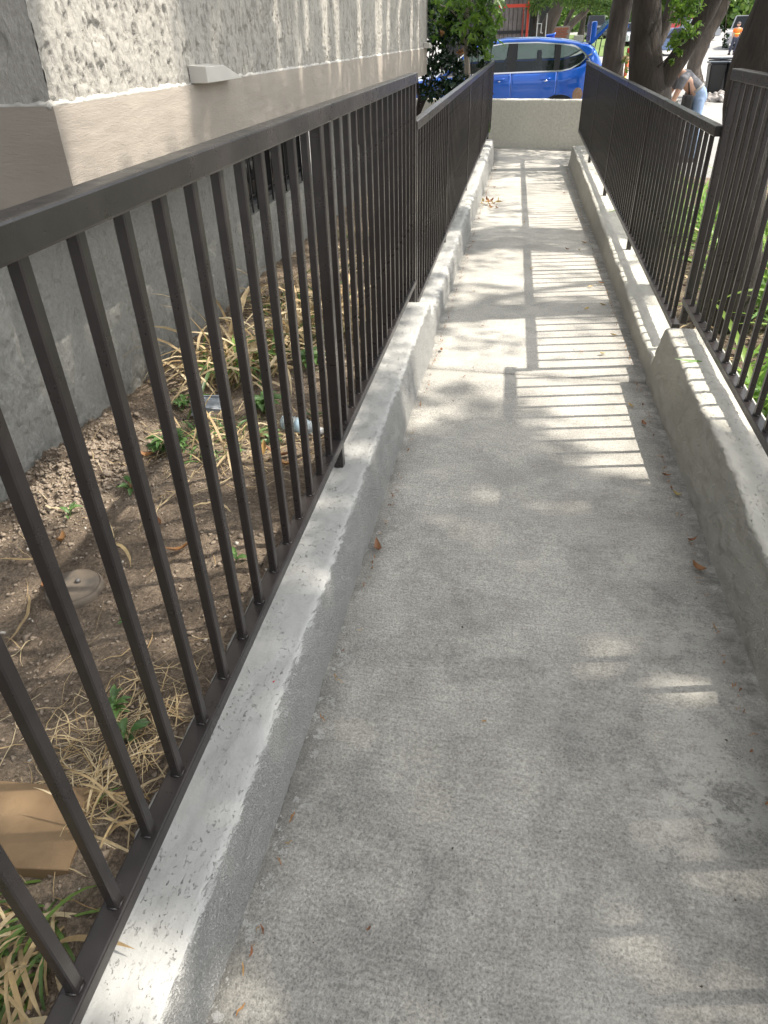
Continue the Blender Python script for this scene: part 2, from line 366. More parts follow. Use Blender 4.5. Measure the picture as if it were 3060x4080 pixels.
# ------------------------------------------------------------ end wall
def end_wall():
    L = 5.2; x0, y0 = -2.7, 14.45; nx = 200; nz = 34
    prof = [(0, -.45), (0, .44), (.004, .455), (.015, .465), (.15, .467), (.165, .45), (.165, -.45)]
    P = []
    for i in range(len(prof)-1):
        a, b = prof[i], prof[i+1]; k = max(1, int(math.hypot(b[0]-a[0], b[1]-a[1])/.04))
        for j in range(k): P.append((a[0]+(b[0]-a[0])*j/k, a[1]+(b[1]-a[1])*j/k))
    P.append(prof[-1]); P = np.array(P); us = np.linspace(0, L, nx)
    U = np.repeat(us[:, None], len(P), 1); D = np.repeat(P[None, :, 0], nx, 0); Z = np.repeat(P[None, :, 1], nx, 0)
    nn = (fbm(U*3, Z*3, s=4)-.5)*.012+(fbm(U*25, Z*25, s=8)-.5)*.006; D = D+nn*np.where(D < .08, 1, -1); Z = Z+(Z > .4)*nn
    v = np.stack([U.ravel(), D.ravel(), Z.ravel()], 1)
    me = fast_mesh(v, grid_faces(nx, len(P)))
    return link('stucco_wall', me, m_ground('end_wall_paint', (.50, .48, .41), (.60, .575, .50), 26), loc=(x0, y0, 0), rot=(0, 0, -math.atan(.25)))
ew = end_wall(); tag(ew, 'low grey stucco wall across the end of the walkway before the blue car', 'wall')

# ------------------------------------------------------------ railings
def picket_mesh(w, h, bev=.0022):
    bm = bmesh.new(); a = w/2; V = []
    pts = [(a-bev, -a), (a, -a+bev), (a, a-bev), (a-bev, a), (-a+bev, a), (-a, a-bev), (-a, -a+bev), (-a+bev, -a)]
    lo = [bm.verts.new((x, y, 0)) for x, y in pts]; hi = [bm.verts.new((x, y, h)) for x, y in pts]
    for k in range(8): bm.faces.new((lo[k], lo[(k+1) % 8], hi[(k+1) % 8], hi[k]))
    bm.faces.new(lo[::-1]); bm.faces.new(hi); return bm_mesh(bm)
WELD = lathe([(.0001, -.003), (.0125, -.001), (.0135, .001), (.011, .003)], 8)
WELD.materials.append(M_MET)
def railing(name, x, ya, yb, ztop, zrail, pts, posts, feet, label, ext=0, zfoot=0, end_side=None):
    """top rail underside at ztop, bottom rail top at zrail; pts: picket ys, posts: y of thicker posts"""
    e = empty(name, (x, ya, zrail-.03), 0, label, 'railing')
    o = (x, ya, zrail-.03)
    def P(nm, me): q = link(nm, me, M_MET, e); return q
    P('top_rail', box(-.021, .021, -.018, yb-ya+.02, ztop-o[2], ztop+.042-o[2], .004))
    P('bottom_rail', box(-.020, .020, 0, yb-ya, 0, .030, .0035))
    pm = picket_mesh(.0195, ztop-zrail); pm.materials.append(M_MET)
    for y in pts: link('picket', pm, None, e, (0, y-ya, .030))
    sm = picket_mesh(.033, ztop-o[2], .003); sm.materials.append(M_MET)
    for y in posts: link('post', sm, None, e, (0, y-ya, -.001))
    ft = picket_mesh(.033, zrail-.03-zfoot+.02, .003); ft.materials.append(M_MET)
    plate = box(-.032, .032, -.03, .03, 0, .005, .0015)
    plate.materials.append(M_MET)
    if zfoot > .1:                                   # weld beads at every picket foot
        rg = random.Random(int(abs(x)*100)); ms_ = []
        for y in pts:
            for dx, dy, l in ((.0105, 0, 0), (0, -.0105, 1), (0, .0105, 1), (-.0105, 0, 0)):
                if rg.random() < .85: ms_.append((tube([(-.008, 0, 0), (0, 0, .0012), (.008, 0, 0)], [.0018, rg.uniform(.002, .0032), .0016], 6), Matrix.Translation((dx, y-ya+dy, .031)) @ Matrix.Rotation(0 if l else PI/2, 4, 'Z')))
        tag(P('weld_beads', join_meshes(ms_, True)), kind='stuff')
    for y in feet:
        f = link('foot', ft, None, e, (0.001, y-ya, zfoot-o[2]-.02))
        # skirt of stucco smeared round the foot
    return e
Zt, Zr = H-.190, H-1.125
near_y = [.7096+.12*i for i in range(-18, 27) if i not in (11,) and .7096+.12*i < 3.86]
near_y = [y for y in near_y if abs(y-.17) > .05]
railing('railing', -.542, -1.45, 3.90, Zt, Zr, near_y, [.17, 2.03, 3.885], [.17, 2.03, 3.87], 'near left dark bronze railing, higher section beside the stucco building', zfoot=.15)
far_y = [3.99+.12*i for i in range(76)]
fposts = [3.955, 5.62, 7.80, 10.11, 12.30, 13.06]
railing('railing', -.542, 3.935, 13.08, H-.395, H-1.268, [y for y in far_y if min(abs(y-p) for p in fposts) > .05 and y < 13.0], fposts, fposts[:-1], 'far left dark bronze railing, lower section ending near the bush', zfoot=.05)
nr = [3.58-.12*i for i in range(42)]
railing('railing', .885, -1.45, 3.72, Zt, Zr, [y for y in nr if abs(y-1.84) > .05], [3.70, 1.84, -.02], [3.695, 1.84, -.02], 'near right dark bronze railing, higher section in front of the thick dark tree trunk', zfoot=.17)
fr = [3.82+.12*i for i in range(76)]
rp = [5.73, 7.87, 10.12, 12.55]
railing('railing', .862, 3.722, 12.58, H-.405, H-1.268, [y for y in fr if min(abs(y-p) for p in rp) > .05 and y < 12.5], rp, rp[:-1], 'far right dark bronze railing, lower section running to the end wall', zfoot=-.02)

# ------------------------------------------------------------ building
BX = -1.50; BY0, BY1 = 2.36, 12.28; TZ0, TZ1 = H-.485, H-.162
def relief(nm, x, ya, yb, za, zb, stepy, stepz, fn, matl, parent, axis='x'):
    ny = int((yb-ya)/stepy)+1; nz = max(3, int((zb-za)/stepz)+1); ys = np.linspace(ya, yb, ny); zs = np.linspace(za, zb, nz)
    Y, Z = np.meshgrid(ys, zs, indexing='ij'); D = fn(Y, Z)
    v = np.stack([x+D.ravel(), Y.ravel(), Z.ravel()], 1) if axis == 'x' else np.stack([Y.ravel(), x-D.ravel(), Z.ravel()], 1)
    f = grid_faces(ny, nz)
    return link(nm, fast_mesh(v, f), matl, parent)
def crevice(Y, Z, s, depth=.010, fy=20, fz=9, th_=.42):
    n = fbm(Y*fy, Z*fz, s=s, o=4); m = fbm(Y*3, Z*2.2, s=s+9, o=2)
    c = np.clip((th_+.22*(m-.5)-n)/.035, 0, 1); return -c*depth+(fbm(Y*70, Z*55, s=s+5, o=3)-.5)*.008+(fbm(Y*2, Z*2, s=s+4)-.5)*.012
bld = empty('stucco_building', (BX, BY0, -.1), 0, 'grey rough stucco building with taupe trim band along the left side', 'building')
binv = lambda o: (setattr(o, 'location', (-BX, -BY0, .1)), o)[1]
up = lambda Y, Z: crevice(Y, Z, 21, .012, 56, 16, .415)
binv(relief('upper_wall', BX-.012, BY0+.012, BY1, TZ1, H+.62, .006, .0075, up, M_STU, bld))
binv(relief('upper_wall_top', BX-.012, BY0+.012, BY1, H+.62, H+4.5, .3, .3, lambda Y, Z: 0*Y, M_STU, bld))
binv(relief('end_face', BY0+.012, -5.5, BX-.012, TZ1, H+.9, .012, .012, lambda Y, Z: crevice(Y, Z, 31, .012, 9, 7, .40), M_STU, bld, 'y'))
binv(relief('end_face_top', BY0+.012, -5.5, BX-.012, H+.9, H+4.5, .3, .3, lambda Y, Z: 0*Y, M_STU, bld, 'y'))
# trim band: a box with brushed relief, pieces butt at the corner
tf = lambda Y, Z: (fbm(Y*10, Z*60, s=3, o=3)-.5)*.004+(fbm(Y*2, Z*3, s=7)-.5)*.008
binv(relief('trim_band', BX, BY0, BY1, TZ0, TZ1, .012, .010, tf, M_TRIM, bld))
binv(relief('trim_band', BY0, -5.5, BX, TZ0, TZ1, .03, .02, tf, M_TRIM, bld, 'y'))
binv(link('trim_underside', mesh([(BX, BY0, TZ0), (BX, BY1, TZ0), (-5.5, BY1, TZ0), (-5.5, BY0, TZ0)], [(0, 1, 2, 3)]), M_TRIM, bld))
binv(link('back_face', mesh([(BX, BY1, TZ0), (BX, BY1, H+4.5), (-5.5, BY1, H+4.5), (-5.5, BY1, TZ0)], [(0, 1, 2, 3)]), M_STU, bld))
# lumpy white caulk / stucco lip over the trim
def lip(pts, r, seed):
    P = []; R = []
    for i in range(len(pts)-1):
        a, b = Vector(pts[i]), Vector(pts[i+1]); k = int((b-a).length/.02)
        for j in range(k): P.append(a+(b-a)*j/k)
    P.append(Vector(pts[-1])); rg = np.random.default_rng(seed)
    w = fbm(np.arange(len(P))*.35, np.zeros(len(P)), s=seed); w2 = fbm(np.arange(len(P))*.9, np.zeros(len(P)), s=seed+2)
    P = [p+Vector((0, 0, (w2[i]-.5)*.016)) for i, p in enumerate(P)]
    return tube(P, [r*(.6+.8*x) for x in w], 8)
M_LIP = m_ground('white_caulk', (.38, .36, .32), (.50, .48, .44), 20)
binv(link('stucco_lip', lip([(BX-.016, BY0, TZ1), (BX-.016, BY1-.02, TZ1)], .013, 5), M_LIP, bld))
binv(link('stucco_lip', lip([(-5.5, BY0+.014, TZ1), (BX-.01, BY0+.014, TZ1)], .013, 6), M_LIP, bld))
# lower wall, set back under the band, with two window openings
LX = -1.85
WIN = [(4.93, 6.75, H-1.03, TZ0-.02), (8.6, 9.9, H-1.03, TZ0-.02)]
def low(Y, Z):
    d = crevice(Y, Z, 41, .008, 55, 17, .40)
    return d
ys_seg = [(-2.0, 4.93), (6.75, 8.6), (9.9, 12.28)]
for a, b in ys_seg: binv(relief('lower_wall', LX, a, b, -.75, TZ0+.01 if a > 0 else H+.9, .0095, .0095, low, M_STUL, bld))
for a, b, z0, z1 in WIN: binv(relief('lower_wall', LX, a, b, -.75, z0, .012, .012, low, M_STUL, bld))
M_DGL = mat('dark_window_glass', (.01, .012, .014), .08); M_BAR = mat('black_bar', (.02, .02, .02), .4); M_FRM = mat('alu_frame', (.06, .06, .062), .4)
for a, b, z0, z1 in WIN:
    w = binv(link('window', box(LX-.16, LX-.15, a, b, z0, z1), M_DGL, bld))
    bm = bmesh.new()
    for (p, q, r, s_) in ((a, b, z0, z0+.03), (a, a+.03, z0+.03, z1), (b-.03, b, z0+.03, z1), ((a+b)/2-.015, (a+b)/2+.015, z0+.03, z1)): box_bm(bm, LX-.148, LX-.11, p, q, r, s_)
    link('window_frame', bm_mesh(bm), M_FRM, w)
    bm = bmesh.new(); box_bm(bm, LX-.15, LX-.001, a-.001, b+.001, z0-.03, z0); link('sill', bm_mesh(bm), M_STUL, w)
    for k in range(int((b-a)/.12)):
        y = a+.06+.12*k; link('security_bar', box(LX-.03, LX-.018, y-.006, y+.006, z0, z1), M_BAR, w)
    for zz in (z0+.10, z0+.42): link('cross_bar', box(LX-.036, LX-.0305, a, b, zz, zz+.010), M_BAR, w)
# sheet-metal scuppers on top of the band
def scupper(y, L=.42):
    bm = bmesh.new(); x0, x1 = BX+.02-.03, BX+.075; z0, z1 = TZ1+.004, TZ1+.075
    pr = [(0, z0), (0, z1), (L*.5, z1), (L, z0+.006), (L, z0)]
    a = [bm.verts.new((x0, y+p, z)) for p, z in pr]; b = [bm.verts.new((x1, y+p, z-(.008 if z > z0+.01 else 0))) for p, z in pr]
    bm.faces.new(a[::-1]); bm.faces.new(b)
    for i in range(5): bm.faces.new((a[i], a[(i+1) % 5], b[(i+1) % 5], b[i]))
    bmesh.ops.bevel(bm, geom=bm.edges[:], offset=.002, segments=1, affect='EDGES')
    return bm_mesh(bm)
M_SC = mat('painted_sheet_metal', (.50, .48, .44), .5)
binv(link('scupper', scupper(3.50, .45), M_SC, bld)); binv(link('scupper', scupper(11.95, .38), M_SC, bld))

# ------------------------------------------------------------ left bed
def soil_z(X, Y):
    b = H-1.30+(X+.62)*.13; b = b-np.clip(Y-5, 0, 8)*.03
    hump = np.exp(-((X+1.72)/.22)**2-((Y-2.15)/.42)**2)
    pit = np.exp(-((X+1.45)/.15)**2-((Y-2.75)/.25)**2)
    z = b+(fbm(X*2.2, Y*2.2, s=50)-.5)*.07+(fbm(X*14, Y*14, s=51)-.5)*.028*(1+4*hump)+(fbm(X*40, Y*40, s=52)-.5)*.012*(1+4.5*hump)
    return z+hump*.06-pit*.04
def bed():
    xs = np.arange(-1.97, -.59, .011); ys = np.arange(-1.5, 12.9, .013)
    X, Y = np.meshgrid(xs, ys, indexing='ij'); Z = soil_z(X, Y)
    o = link('soil_bed', fast_mesh(np.stack([X.ravel(), Y.ravel(), Z.ravel()], 1), grid_faces(len(xs), len(ys))), M_SOIL); tag(o, kind='structure')
bed()
sz = lambda x, y: float(soil_z(np.array([x]), np.array([y]))[0])
def crumbs(name, n, area, size, matl, zf, hump=False, kind='stuff', seed=1, label=None):
    rg = np.random.default_rng(seed); x = rg.uniform(area[0], area[1], n); y = area[2]+(area[3]-area[2])*rg.random(n)**1.6
    if hump: x = rg.normal(-1.66, .13, n); y = rg.normal(2.13, .24, n)
    s = size*np.exp(rg.normal(0, .5, n)); z = zf(x, y)+s*.2
    o8 = np.array([[1, 0, 0], [-1, 0, 0], [0, 1, 0], [0, -1, 0], [0, 0, 1], [0, 0, -1]], float)
    F8 = np.array([[0, 2, 4], [2, 1, 4], [1, 3, 4], [3, 0, 4], [2, 0, 5], [1, 2, 5], [3, 1, 5], [0, 3, 5]])
    V = o8[None]*(1+.55*(rg.random((n, 6, 1))-.5))*s[:, None, None]*np.array([1, 1, .65])+rg.normal(0, .26, (n, 6, 3))*s[:, None, None]
    a = rg.random(n)*6.28; ca, sa = np.cos(a)[:, None], np.sin(a)[:, None]
    V = np.stack([V[..., 0]*ca-V[..., 1]*sa, V[..., 0]*sa+V[..., 1]*ca, V[..., 2]], -1)+np.stack([x, y, z], -1)[:, None]
    F = F8[None]+np.arange(n)[:, None, None]*6
    o = link(name, fast_mesh(V.reshape(-1, 3), F.reshape(-1, 3), smooth=False), matl); tag(o, label, None, kind='stuff'); return o
M_CL = m_ground('soil_clod', (.20, .16, .12), (.31, .25, .19), 40)
crumbs('soil_clods', 3000, (-1.9, -1.4, 1.7, 2.6), .0058, M_CL, soil_z, True, seed=3)
crumbs('soil_crumbs', 9000, (-1.84, -.64, .2, 5), .0038, M_CL, soil_z, seed=4)
crumbs('pale_grit', 260, (-1.84, -.64, .2, 5), .004, mat('grit', (.5, .46, .4), .8), soil_z, seed=5)

def blade_mesh(L, w, bend, seed, segs=8, twist=.5):
    rg = random.Random(seed); V = []; F = []; ang = rg.uniform(.55, 1.3); x = z = 0; tw = 0
    for i in range(segs+1):
        t = i/segs; ww = w*(.55+.9*t if t < .3 else .82+.18*(1-t))*(1 if t < .7 else max(0.04, 1-((t-.7)/.3)**1.6))
        tw = twist*(t-.2); dy = math.cos(tw)*ww/2; dz = math.sin(tw)*ww/2
        V += [(x, -dy, z-dz), (x, 0, z-.12*ww), (x, dy, z+dz)]
        x += math.cos(ang)*L/segs; z += math.sin(ang)*L/segs; ang -= bend/segs*(1+.8*rg.random())
    for i in range(segs):
        a = i*3; F += [(a, a+3, a+4, a+1), (a+1, a+4, a+5, a+2)]
    return mesh(V, F, 'blade', True)
def blades(matl, n, Lr, wr, br, seed):
    out = []
    for k in range(n):
        rg = random.Random(seed+k); me = blade_mesh(rg.uniform(*Lr), rg.uniform(*wr), rg.uniform(*br), seed+k, twist=rg.uniform(-1, 1)); me.materials.append(matl); out.append(me)
    return out
DRY = blades(M_DRY, 16, (.28, .48), (.011, .020), (.7, 2.1), 100)
GRN = blades(M_GRN, 10, (.24, .44), (.010, .017), (.8, 2.0), 200)
GRB = blades(M_GRNB, 14, (.55, .85), (.024, .038), (.6, 1.9), 300)
GRL = blades(M_WEED, 6, (.14, .30), (.012, .020), (1.2, 2.4), 350)
def clump(name, x, y, n, mixl, spread, sc, label, cat, zf=sz, seed=0, group=None, az=None, amp=.9):
    rg = random.Random(seed); z = zf(x, y); e = empty(name, (x, y, z), 0, label, cat, group)
    for k in range(n):
        lst = rg.choices([m for m, w in mixl], [w for m, w in mixl])[0]; me = rg.choice(lst)
        a = rg.uniform(0, 6.28) if az is None else max(az-1.35, min(az+1.35, rg.gauss(az, amp))) if amp < .9 else rg.gauss(az, amp); rd = spread*math.sqrt(rg.random()); a2 = rg.uniform(0, 6.28)
        ox, oy = math.cos(a2)*rd, math.sin(a2)*rd
        if x > .9 and x < 1.3: ox = abs(ox)*.8
        o = link('dry_blade' if lst is DRY else 'blade', me, None, e, (ox, oy, zf(x+ox, y+oy)-z-.01)); s = sc*rg.uniform(.7, 1.2)
        o.rotation_euler = (rg.uniform(-.35, .35), rg.uniform(-.3, .55), a); o.scale = (s, s, s)
    return e
clump('grass_clump', -.90, .26, 120, [(DRY, .58), (GRN, .42)], .16, .80, 'half dry strap grass clump below the flat tan slab at the bottom left', 'grass clump', seed=1, az=-.9)
clump('grass_clump', -.76, .47, 90, [(DRY, .50), (GRN, .50)], .09, .62, 'greener grass tuft between the tan slab and the near left curb', 'grass clump', seed=15, az=-1.3)
clump('grass_clump', -.98, .44, 110, [(DRY, .6), (GRN, .4)], .13, .62, 'low mixed grass tuft directly below the middle of the tan slab', 'grass clump', seed=16, az=-1.2)
clump('grass_clump', -.72, .70, 26, [(DRY, .8), (GRN, .2)], .06, .42, 'dry straw tuft between the flat stone and the near left curb', 'grass clump', seed=12)
clump('grass_clump', -1.14, 2.36, 110, [(DRY, .42), (GRL, .43), (GRN, .15)], .17, .62, 'small green and yellow strap clump in the middle of the soil bed', 'grass clump', seed=2)
clump('grass_clump', -1.28, 2.50, 60, [(DRY, .2), (GRL, .8)], .12, .50, 'leafy green tuft just left of the small green and yellow clump', 'grass clump', seed=22)
clump('grass_clump', -1.28, 3.20, 290, [(DRY, .74), (GRN, .26)], .34, 1.12, 'large drooping clump of straw coloured dead blades by the building wall', 'grass clump', seed=3)
clump('grass_clump', -1.02, 3.70, 230, [(DRY, .75), (GRN, .25)], .26, 1.0, 'dry straw clump just behind the large drooping clump', 'grass clump', seed=4)
clump('grass_clump', -1.35, 4.25, 150, [(DRY, .7), (GRN, .3)], .26, .95, 'dry clump further back below the barred window', 'grass clump', seed=5)
clump('grass_clump', -.95, 5.0, 60, [(DRY, .65), (GRN, .35)], .22, .8, 'sparse yellowing clump halfway along the left bed', 'grass clump', seed=6)
clump('grass_clump', -1.2, 6.2, 60, [(DRY, .6), (GRN, .4)], .28, .8, 'furthest dry clump in the left bed', 'grass clump', seed=8)
# loose straw
def straw(name, n, fx, matl, seed, L=(.05, .16), w=(.0015, .005), zf=soil_z, lift=.006, label=None):
    rg = np.random.default_rng(seed); x, y = fx(rg, n); a = rg.random(n)*6.28; l = rg.uniform(*L, n); ww = rg.uniform(*w, n); cur = rg.normal(0, .16, n)
    V = []; S = 5
    for i in range(S+1):
        t = i/S; aa = a+cur*(t-.5)*2; cx = x+np.cos(aa)*l*(t-.5); cy = y+np.sin(aa)*l*(t-.5); cz = zf(cx, cy)+lift+.012*rg.random(n)
        k = ww*(1-.75*abs(t-.5)*1.6)/2
        V += [np.stack([cx-np.sin(aa)*k, cy+np.cos(aa)*k, cz], -1), np.stack([cx+np.sin(aa)*k, cy-np.cos(aa)*k, cz], -1)]
    V = np.stack(V, 1); F = np.array([[2*i, 2*i+2, 2*i+3, 2*i+1] for i in range(S)])[None]+np.arange(n)[:, None, None]*(2*(S+1))
    o = link(name, fast_mesh(V.reshape(-1, 3), F.reshape(-1, 4)), matl); tag(o, label, kind='stuff'); return o
straw('loose_straw', 300, lambda r, n: (r.normal(-.80, .11, n), r.normal(.88, .13, n)), M_DRY, 1, w=(.0012, .0042))
straw('loose_straw', 110, lambda r, n: (r.uniform(-1.75, -.65, n), r.uniform(.5, 3.2, n)), M_DRY, 2, w=(.001, .003))
straw('loose_straw', 260, lambda r, n: (r.normal(-1.0, .2, n), r.normal(2.35, .2, n)), M_DRY, 3)
straw('twig_litter', 500, lambda r, n: (r.uniform(-1.8, -.65, n), r.uniform(.3, 7, n)), mat('twig', (.10, .065, .04), .8), 4, w=(.001, .002))
straw('loose_straw', 500, lambda r, n: (r.uniform(-1.8, -.65, n), r.uniform(3.3, 9, n)), M_DRY, 6)
# long single dead blades lying on the soil
BL = ['long kinked dead blade lying above the round valve lid', 'forked tip of straw touching the valve lid edge', 'tall bent dead blade under the pale sprig', 'flat dead blade pointing away from the left picture edge', 'thin curved dead stem left of the valve lid', 'short pale blade at the foot of the crumbly soil', 'dead blade beside the red leaf on bare soil', 'arched dead blade right of the pale sprig']
for k, (x, y, a, L) in enumerate([(-1.28, 1.72, 2.3, .30), (-1.18, 1.62, 2.5, .22), (-1.12, 1.95, 1.4, .32), (-1.5, 1.55, .2, .22), (-1.33, 1.3, 1.9, .25), (-1.55, 1.83, .1, .16), (-.95, 1.85, 2.8, .2), (-1.0, 1.98, .9, .22)]):
    n = 9; V = []; F = []
    for i in range(n+1):
        t = i/n; aa = a+.5*(t-.5); cx, cy = x+math.cos(aa)*L*(t-.5), y+math.sin(aa)*L*(t-.5); cz = sz(cx, cy)+.010+.012*math.sin(t*3.1); w = .0055*(1-.8*abs(2*t-1)**2)
        V += [(cx-math.sin(aa)*w, cy+math.cos(aa)*w, cz), (cx+math.sin(aa)*w, cy-math.cos(aa)*w, cz+.002)]
    for i in range(n): F.append((2*i, 2*i+2, 2*i+3, 2*i+1))
    tag(link('dead_blade', mesh(V, F, smooth=True), M_DRY), BL[k], 'dead leaf')
# flat stone block
def stone():
    bm = bmesh.new(); pts = [(-1.22, .535), (-.755, .59), (-.785, .765), (-1.25, .73)]; zt = H-1.33+.015
    lo = [bm.verts.new((x, y, zt-.06)) for x, y in pts]; hi = [bm.verts.new((x, y, zt)) for x, y in pts]
    for k in range(4): bm.faces.new((lo[k], lo[(k+1) % 4], hi[(k+1) % 4], hi[k]))
    bm.faces.new(hi); bm.faces.new(lo[::-1]); bmesh.ops.bevel(bm, geom=bm.edges[:], offset=.0015, segments=1, affect='EDGES')
    m = mat('sandstone', (.26, .17, .09), .75); t = NT(m); t.col(t.ramp(t.noise(7, 5), [(.3, (.175, .11, .055)), (.7, (.26, .175, .095))])); t.nrm(t.bump(t.noise(45, 4), .5, .004))
    return link('stone_paver', bm_mesh(bm), m)
tag(stone(), 'flat tan stone slab lying in the grass at the bottom left', 'paving stone')
# round lid
lid = empty('valve_box', (-1.245, 1.425, sz(-1.245, 1.425)+.012), 0, 'round dusty valve box lid half sunk in the soil', 'valve box')
ml = mat('dusty_plastic', (.13, .12, .105), .8); t = NT(ml); t.col(t.ramp(t.noise(14, 4), [(.35, (.08, .07, .058)), (.65, (.17, .135, .10))]))
link('box_rim', lathe([(.088, -.04), (.086, .018), (.080, .026), (.0785, .026), (.0785, .020)], 32), ml, lid)
link('lid', lathe([(.077, .0), (.077, .028), (.070, .033), (.0001, .034)], 32), ml, lid); link('bolt', lathe([(.008, .03), (.008, .042), (.005, .045)], 8), mat('bolt', (.14, .135, .13), .6, .5), lid, (.012, .01, 0))
# plastic bottle
bt = empty('plastic_bottle', (-.88, 2.45, sz(-.86, 2.42)+.03), 0, 'crushed clear plastic bottle lying behind the railing', 'bottle'); bt.rotation_euler = (PI/2, 0, math.radians(70))
mb = mat('clear_plastic', (.75, .85, .9), .12, **{'Transmission Weight': .75, 'IOR': 1.3})
link('bottle_body', lathe([(.024, 0), (.031, .006), (.031, .03), (.027, .036), (.031, .042), (.030, .07), (.031, .115), (.026, .14), (.013, .165), (.012, .18)], 18), mb, bt)
link('cap', lathe([(.014, .179), (.014, .195), (.010, .197)], 14), mat('white_cap', (.7, .72, .72), .4), bt); link('label_wrap', lathe([(.0315, .075), (.0322, .09), (.0315, .11)], 18), mat('pale_blue_wrap', (.45, .6, .7), .4), bt)
# plastic bag / block in the shade
bm = bmesh.new(); box_bm(bm, -.08, .08, -.05, .05, 0, .06, .012)
bmesh.ops.subdivide_edges(bm, edges=bm.edges[:], cuts=2)
for v in bm.verts: v.co += Vector([random.uniform(-.008, .008) for _ in range(3)])
tag(link('crumpled_wrapper', bm_mesh(bm), mat('grey_foil', (.24, .26, .28), .3), loc=(-1.33, 2.72, sz(-1.33, 2.72)), rot=(.1, .2, .5)), 'crumpled grey wrapper at the foot of the large dry clump', 'litter')

# leaves
def leaf_mesh(L, w, curl, seed=0, n=7):
    rg = random.Random(seed); V = []; F = []
    for i in range(n+1):
        t = i/n; ww = w*math.sin(PI*min(1, .04+t*.96))**.8*(1-.25*t); zc = curl*(t-.5)**2*L
        up_ = .35*ww*(1+.5*rg.random()); V += [(L*(t-.5), -ww/2, zc+up_*.9), (L*(t-.5), 0, zc), (L*(t-.5), ww/2, zc+up_*rg.uniform(.6, 1.1))]
    for i in range(n):
        a = i*3; F += [(a, a+3, a+4, a+1), (a+1, a+4, a+5, a+2)]
    return mesh(V, F, 'leaf', True)
FL = [leaf_mesh(.065, .028, .8, 1), leaf_mesh(.055, .026, 1.6, 2), leaf_mesh(.075, .024, 1.1, 3)]
for m_ in FL: m_.materials.append(M_FALL)
YL = [leaf_mesh(.06, .026, .7, 4), leaf_mesh(.05, .022, 1.4, 5)]
for m_ in YL: m_.materials.append(M_YEL)
def fl(x, y, z, lst, label, s=1, a=None, cat='fallen leaf', group=None, tilt=.2):
    o = link('fallen_leaf', random.choice(lst), None, None, (x, y, z)); o.scale = (s, s, s)
    o.rotation_euler = (random.uniform(-tilt, tilt), random.uniform(-tilt, tilt), random.uniform(0, 6.28) if a is None else a)
    tag(o, label, cat, group); return o
zf_ = lambda y: -.022*y+.004 if y < 12 else -.262
desc = [(-.375, 1.83, 0, 'brown curled leaf against the near left curb foot, alone on that side', 1.3, 1.9), (.665, 1.87, 0, 'large brown leaf nearest the camera along the right curb foot', 1.2, 2.2),
        (.675, 2.03, 0, 'small brown leaf in the crack second from the camera on the right', .9, .4), (.675, 2.33, 1, 'pale tan leaf beside the right curb, next to a darker one', 1.0, 2.4),
        (.66, 2.47, 0, 'dark red-brown leaf just beyond the pale tan leaf on the right', .9, .2), (.635, 2.93, 0, 'upright brown leaf at the start of the railing shadows on the right', 1.0, 1.8),
        (.60, 3.12, 1, 'yellow curled leaf just before the slab joint on the right', .9, 2.0), (.53, 3.80, 1, 'folded yellow leaf on the stripes just past the slab joint', 1.1, .7),
        (.62, 4.12, 1, 'crumpled orange leaf on the shade edge of the right curb', 1.1, .1), (.42, 3.82, 0, 'dark seed pod on the striped shadow in mid walkway', .5, .3),
        (.50, 4.62, 1, 'tan leaf with a raised tip in the striped light', 1.1, .9), (.61, 4.72, 1, 'yellowish leaf beside the right curb, mid walkway', 1.1, .2),
        (.56, 5.15, 1, 'orange curled leaf in the middle bay of stripes', 1.0, .4), (.64, 5.25, 0, 'rust coloured leaf against the middle of the right curb', 1.0, 2.6),
        (.15, 5.62, 1, 'pale yellow leaf lying in the rail shadow line', 1.0, .0), (.55, 6.28, 1, 'yellow leaf in the shaded band near the right curb', .9, .7),
        (.45, 6.3, 0, 'brown leaf left of the yellow leaf in the shaded band', .9, .1), (.61, 6.55, 0, 'green brown leaf against the right curb in the shaded band', 1.2, .2),
        (-.36, 6.5, 0, 'dark red leaf near the left curb in the shaded band', .9, .8), (.08, 7.4, 1, 'single yellow leaf crossing the rail shadow further along', 1.0, 1.2),
        (.60, 7.6, 0, 'brown leaf on the kerb side past the shaded band', 1.1, .3), (-.25, 4.95, 1, 'small yellow scrap by the twig on the left half', .6, .3),
        (-.36, 3.75, 0, 'orange brown leaf standing against the left curb step', 1.0, 1.7), (-.15, 4.2, 0, 'small dark pod left of the rail shadow', .45, .3),
        (-.2, 3.38, 0, 'small brown pod near the slab joint on the left', .45, 1.0), (-.30, 9.6, 0, 'brown leaf at the far left of the walkway', 1.2, .1),
        (.55, 9.2, 0, 'dark leaf far along the right curb foot', 1.2, .1), (-.35, 11.2, 0, 'brown leaf beside the far left curb end', 1.2, .4),
        (.02, 1.15, 0, 'tiny dark seed in the middle of the near slab', .28, .2), (-.17, .62, 0, 'tiny dark seed in the lower left of the near slab', .26, .9)]
for x, y, k, lab, s, a in desc: fl(x, y, zf_(y)+.004, YL if k else FL, lab, s*(.72 if y > 1.95 else .85), a)
# pile of orange leaves by the left curb
for k in range(16):
    a = random.uniform(0, 6.28); r = random.uniform(0, .13); fl(-.30+math.cos(a)*r*1.2, 8.35+math.sin(a)*r*1.8, zf_(8.35)+.008+random.uniform(0, .03), [YL[0], FL[1], YL[1]], 'orange dry leaf in the little heap by the far left curb', random.uniform(.9, 1.4), group='heap of dry leaves by the left curb', tilt=.9)
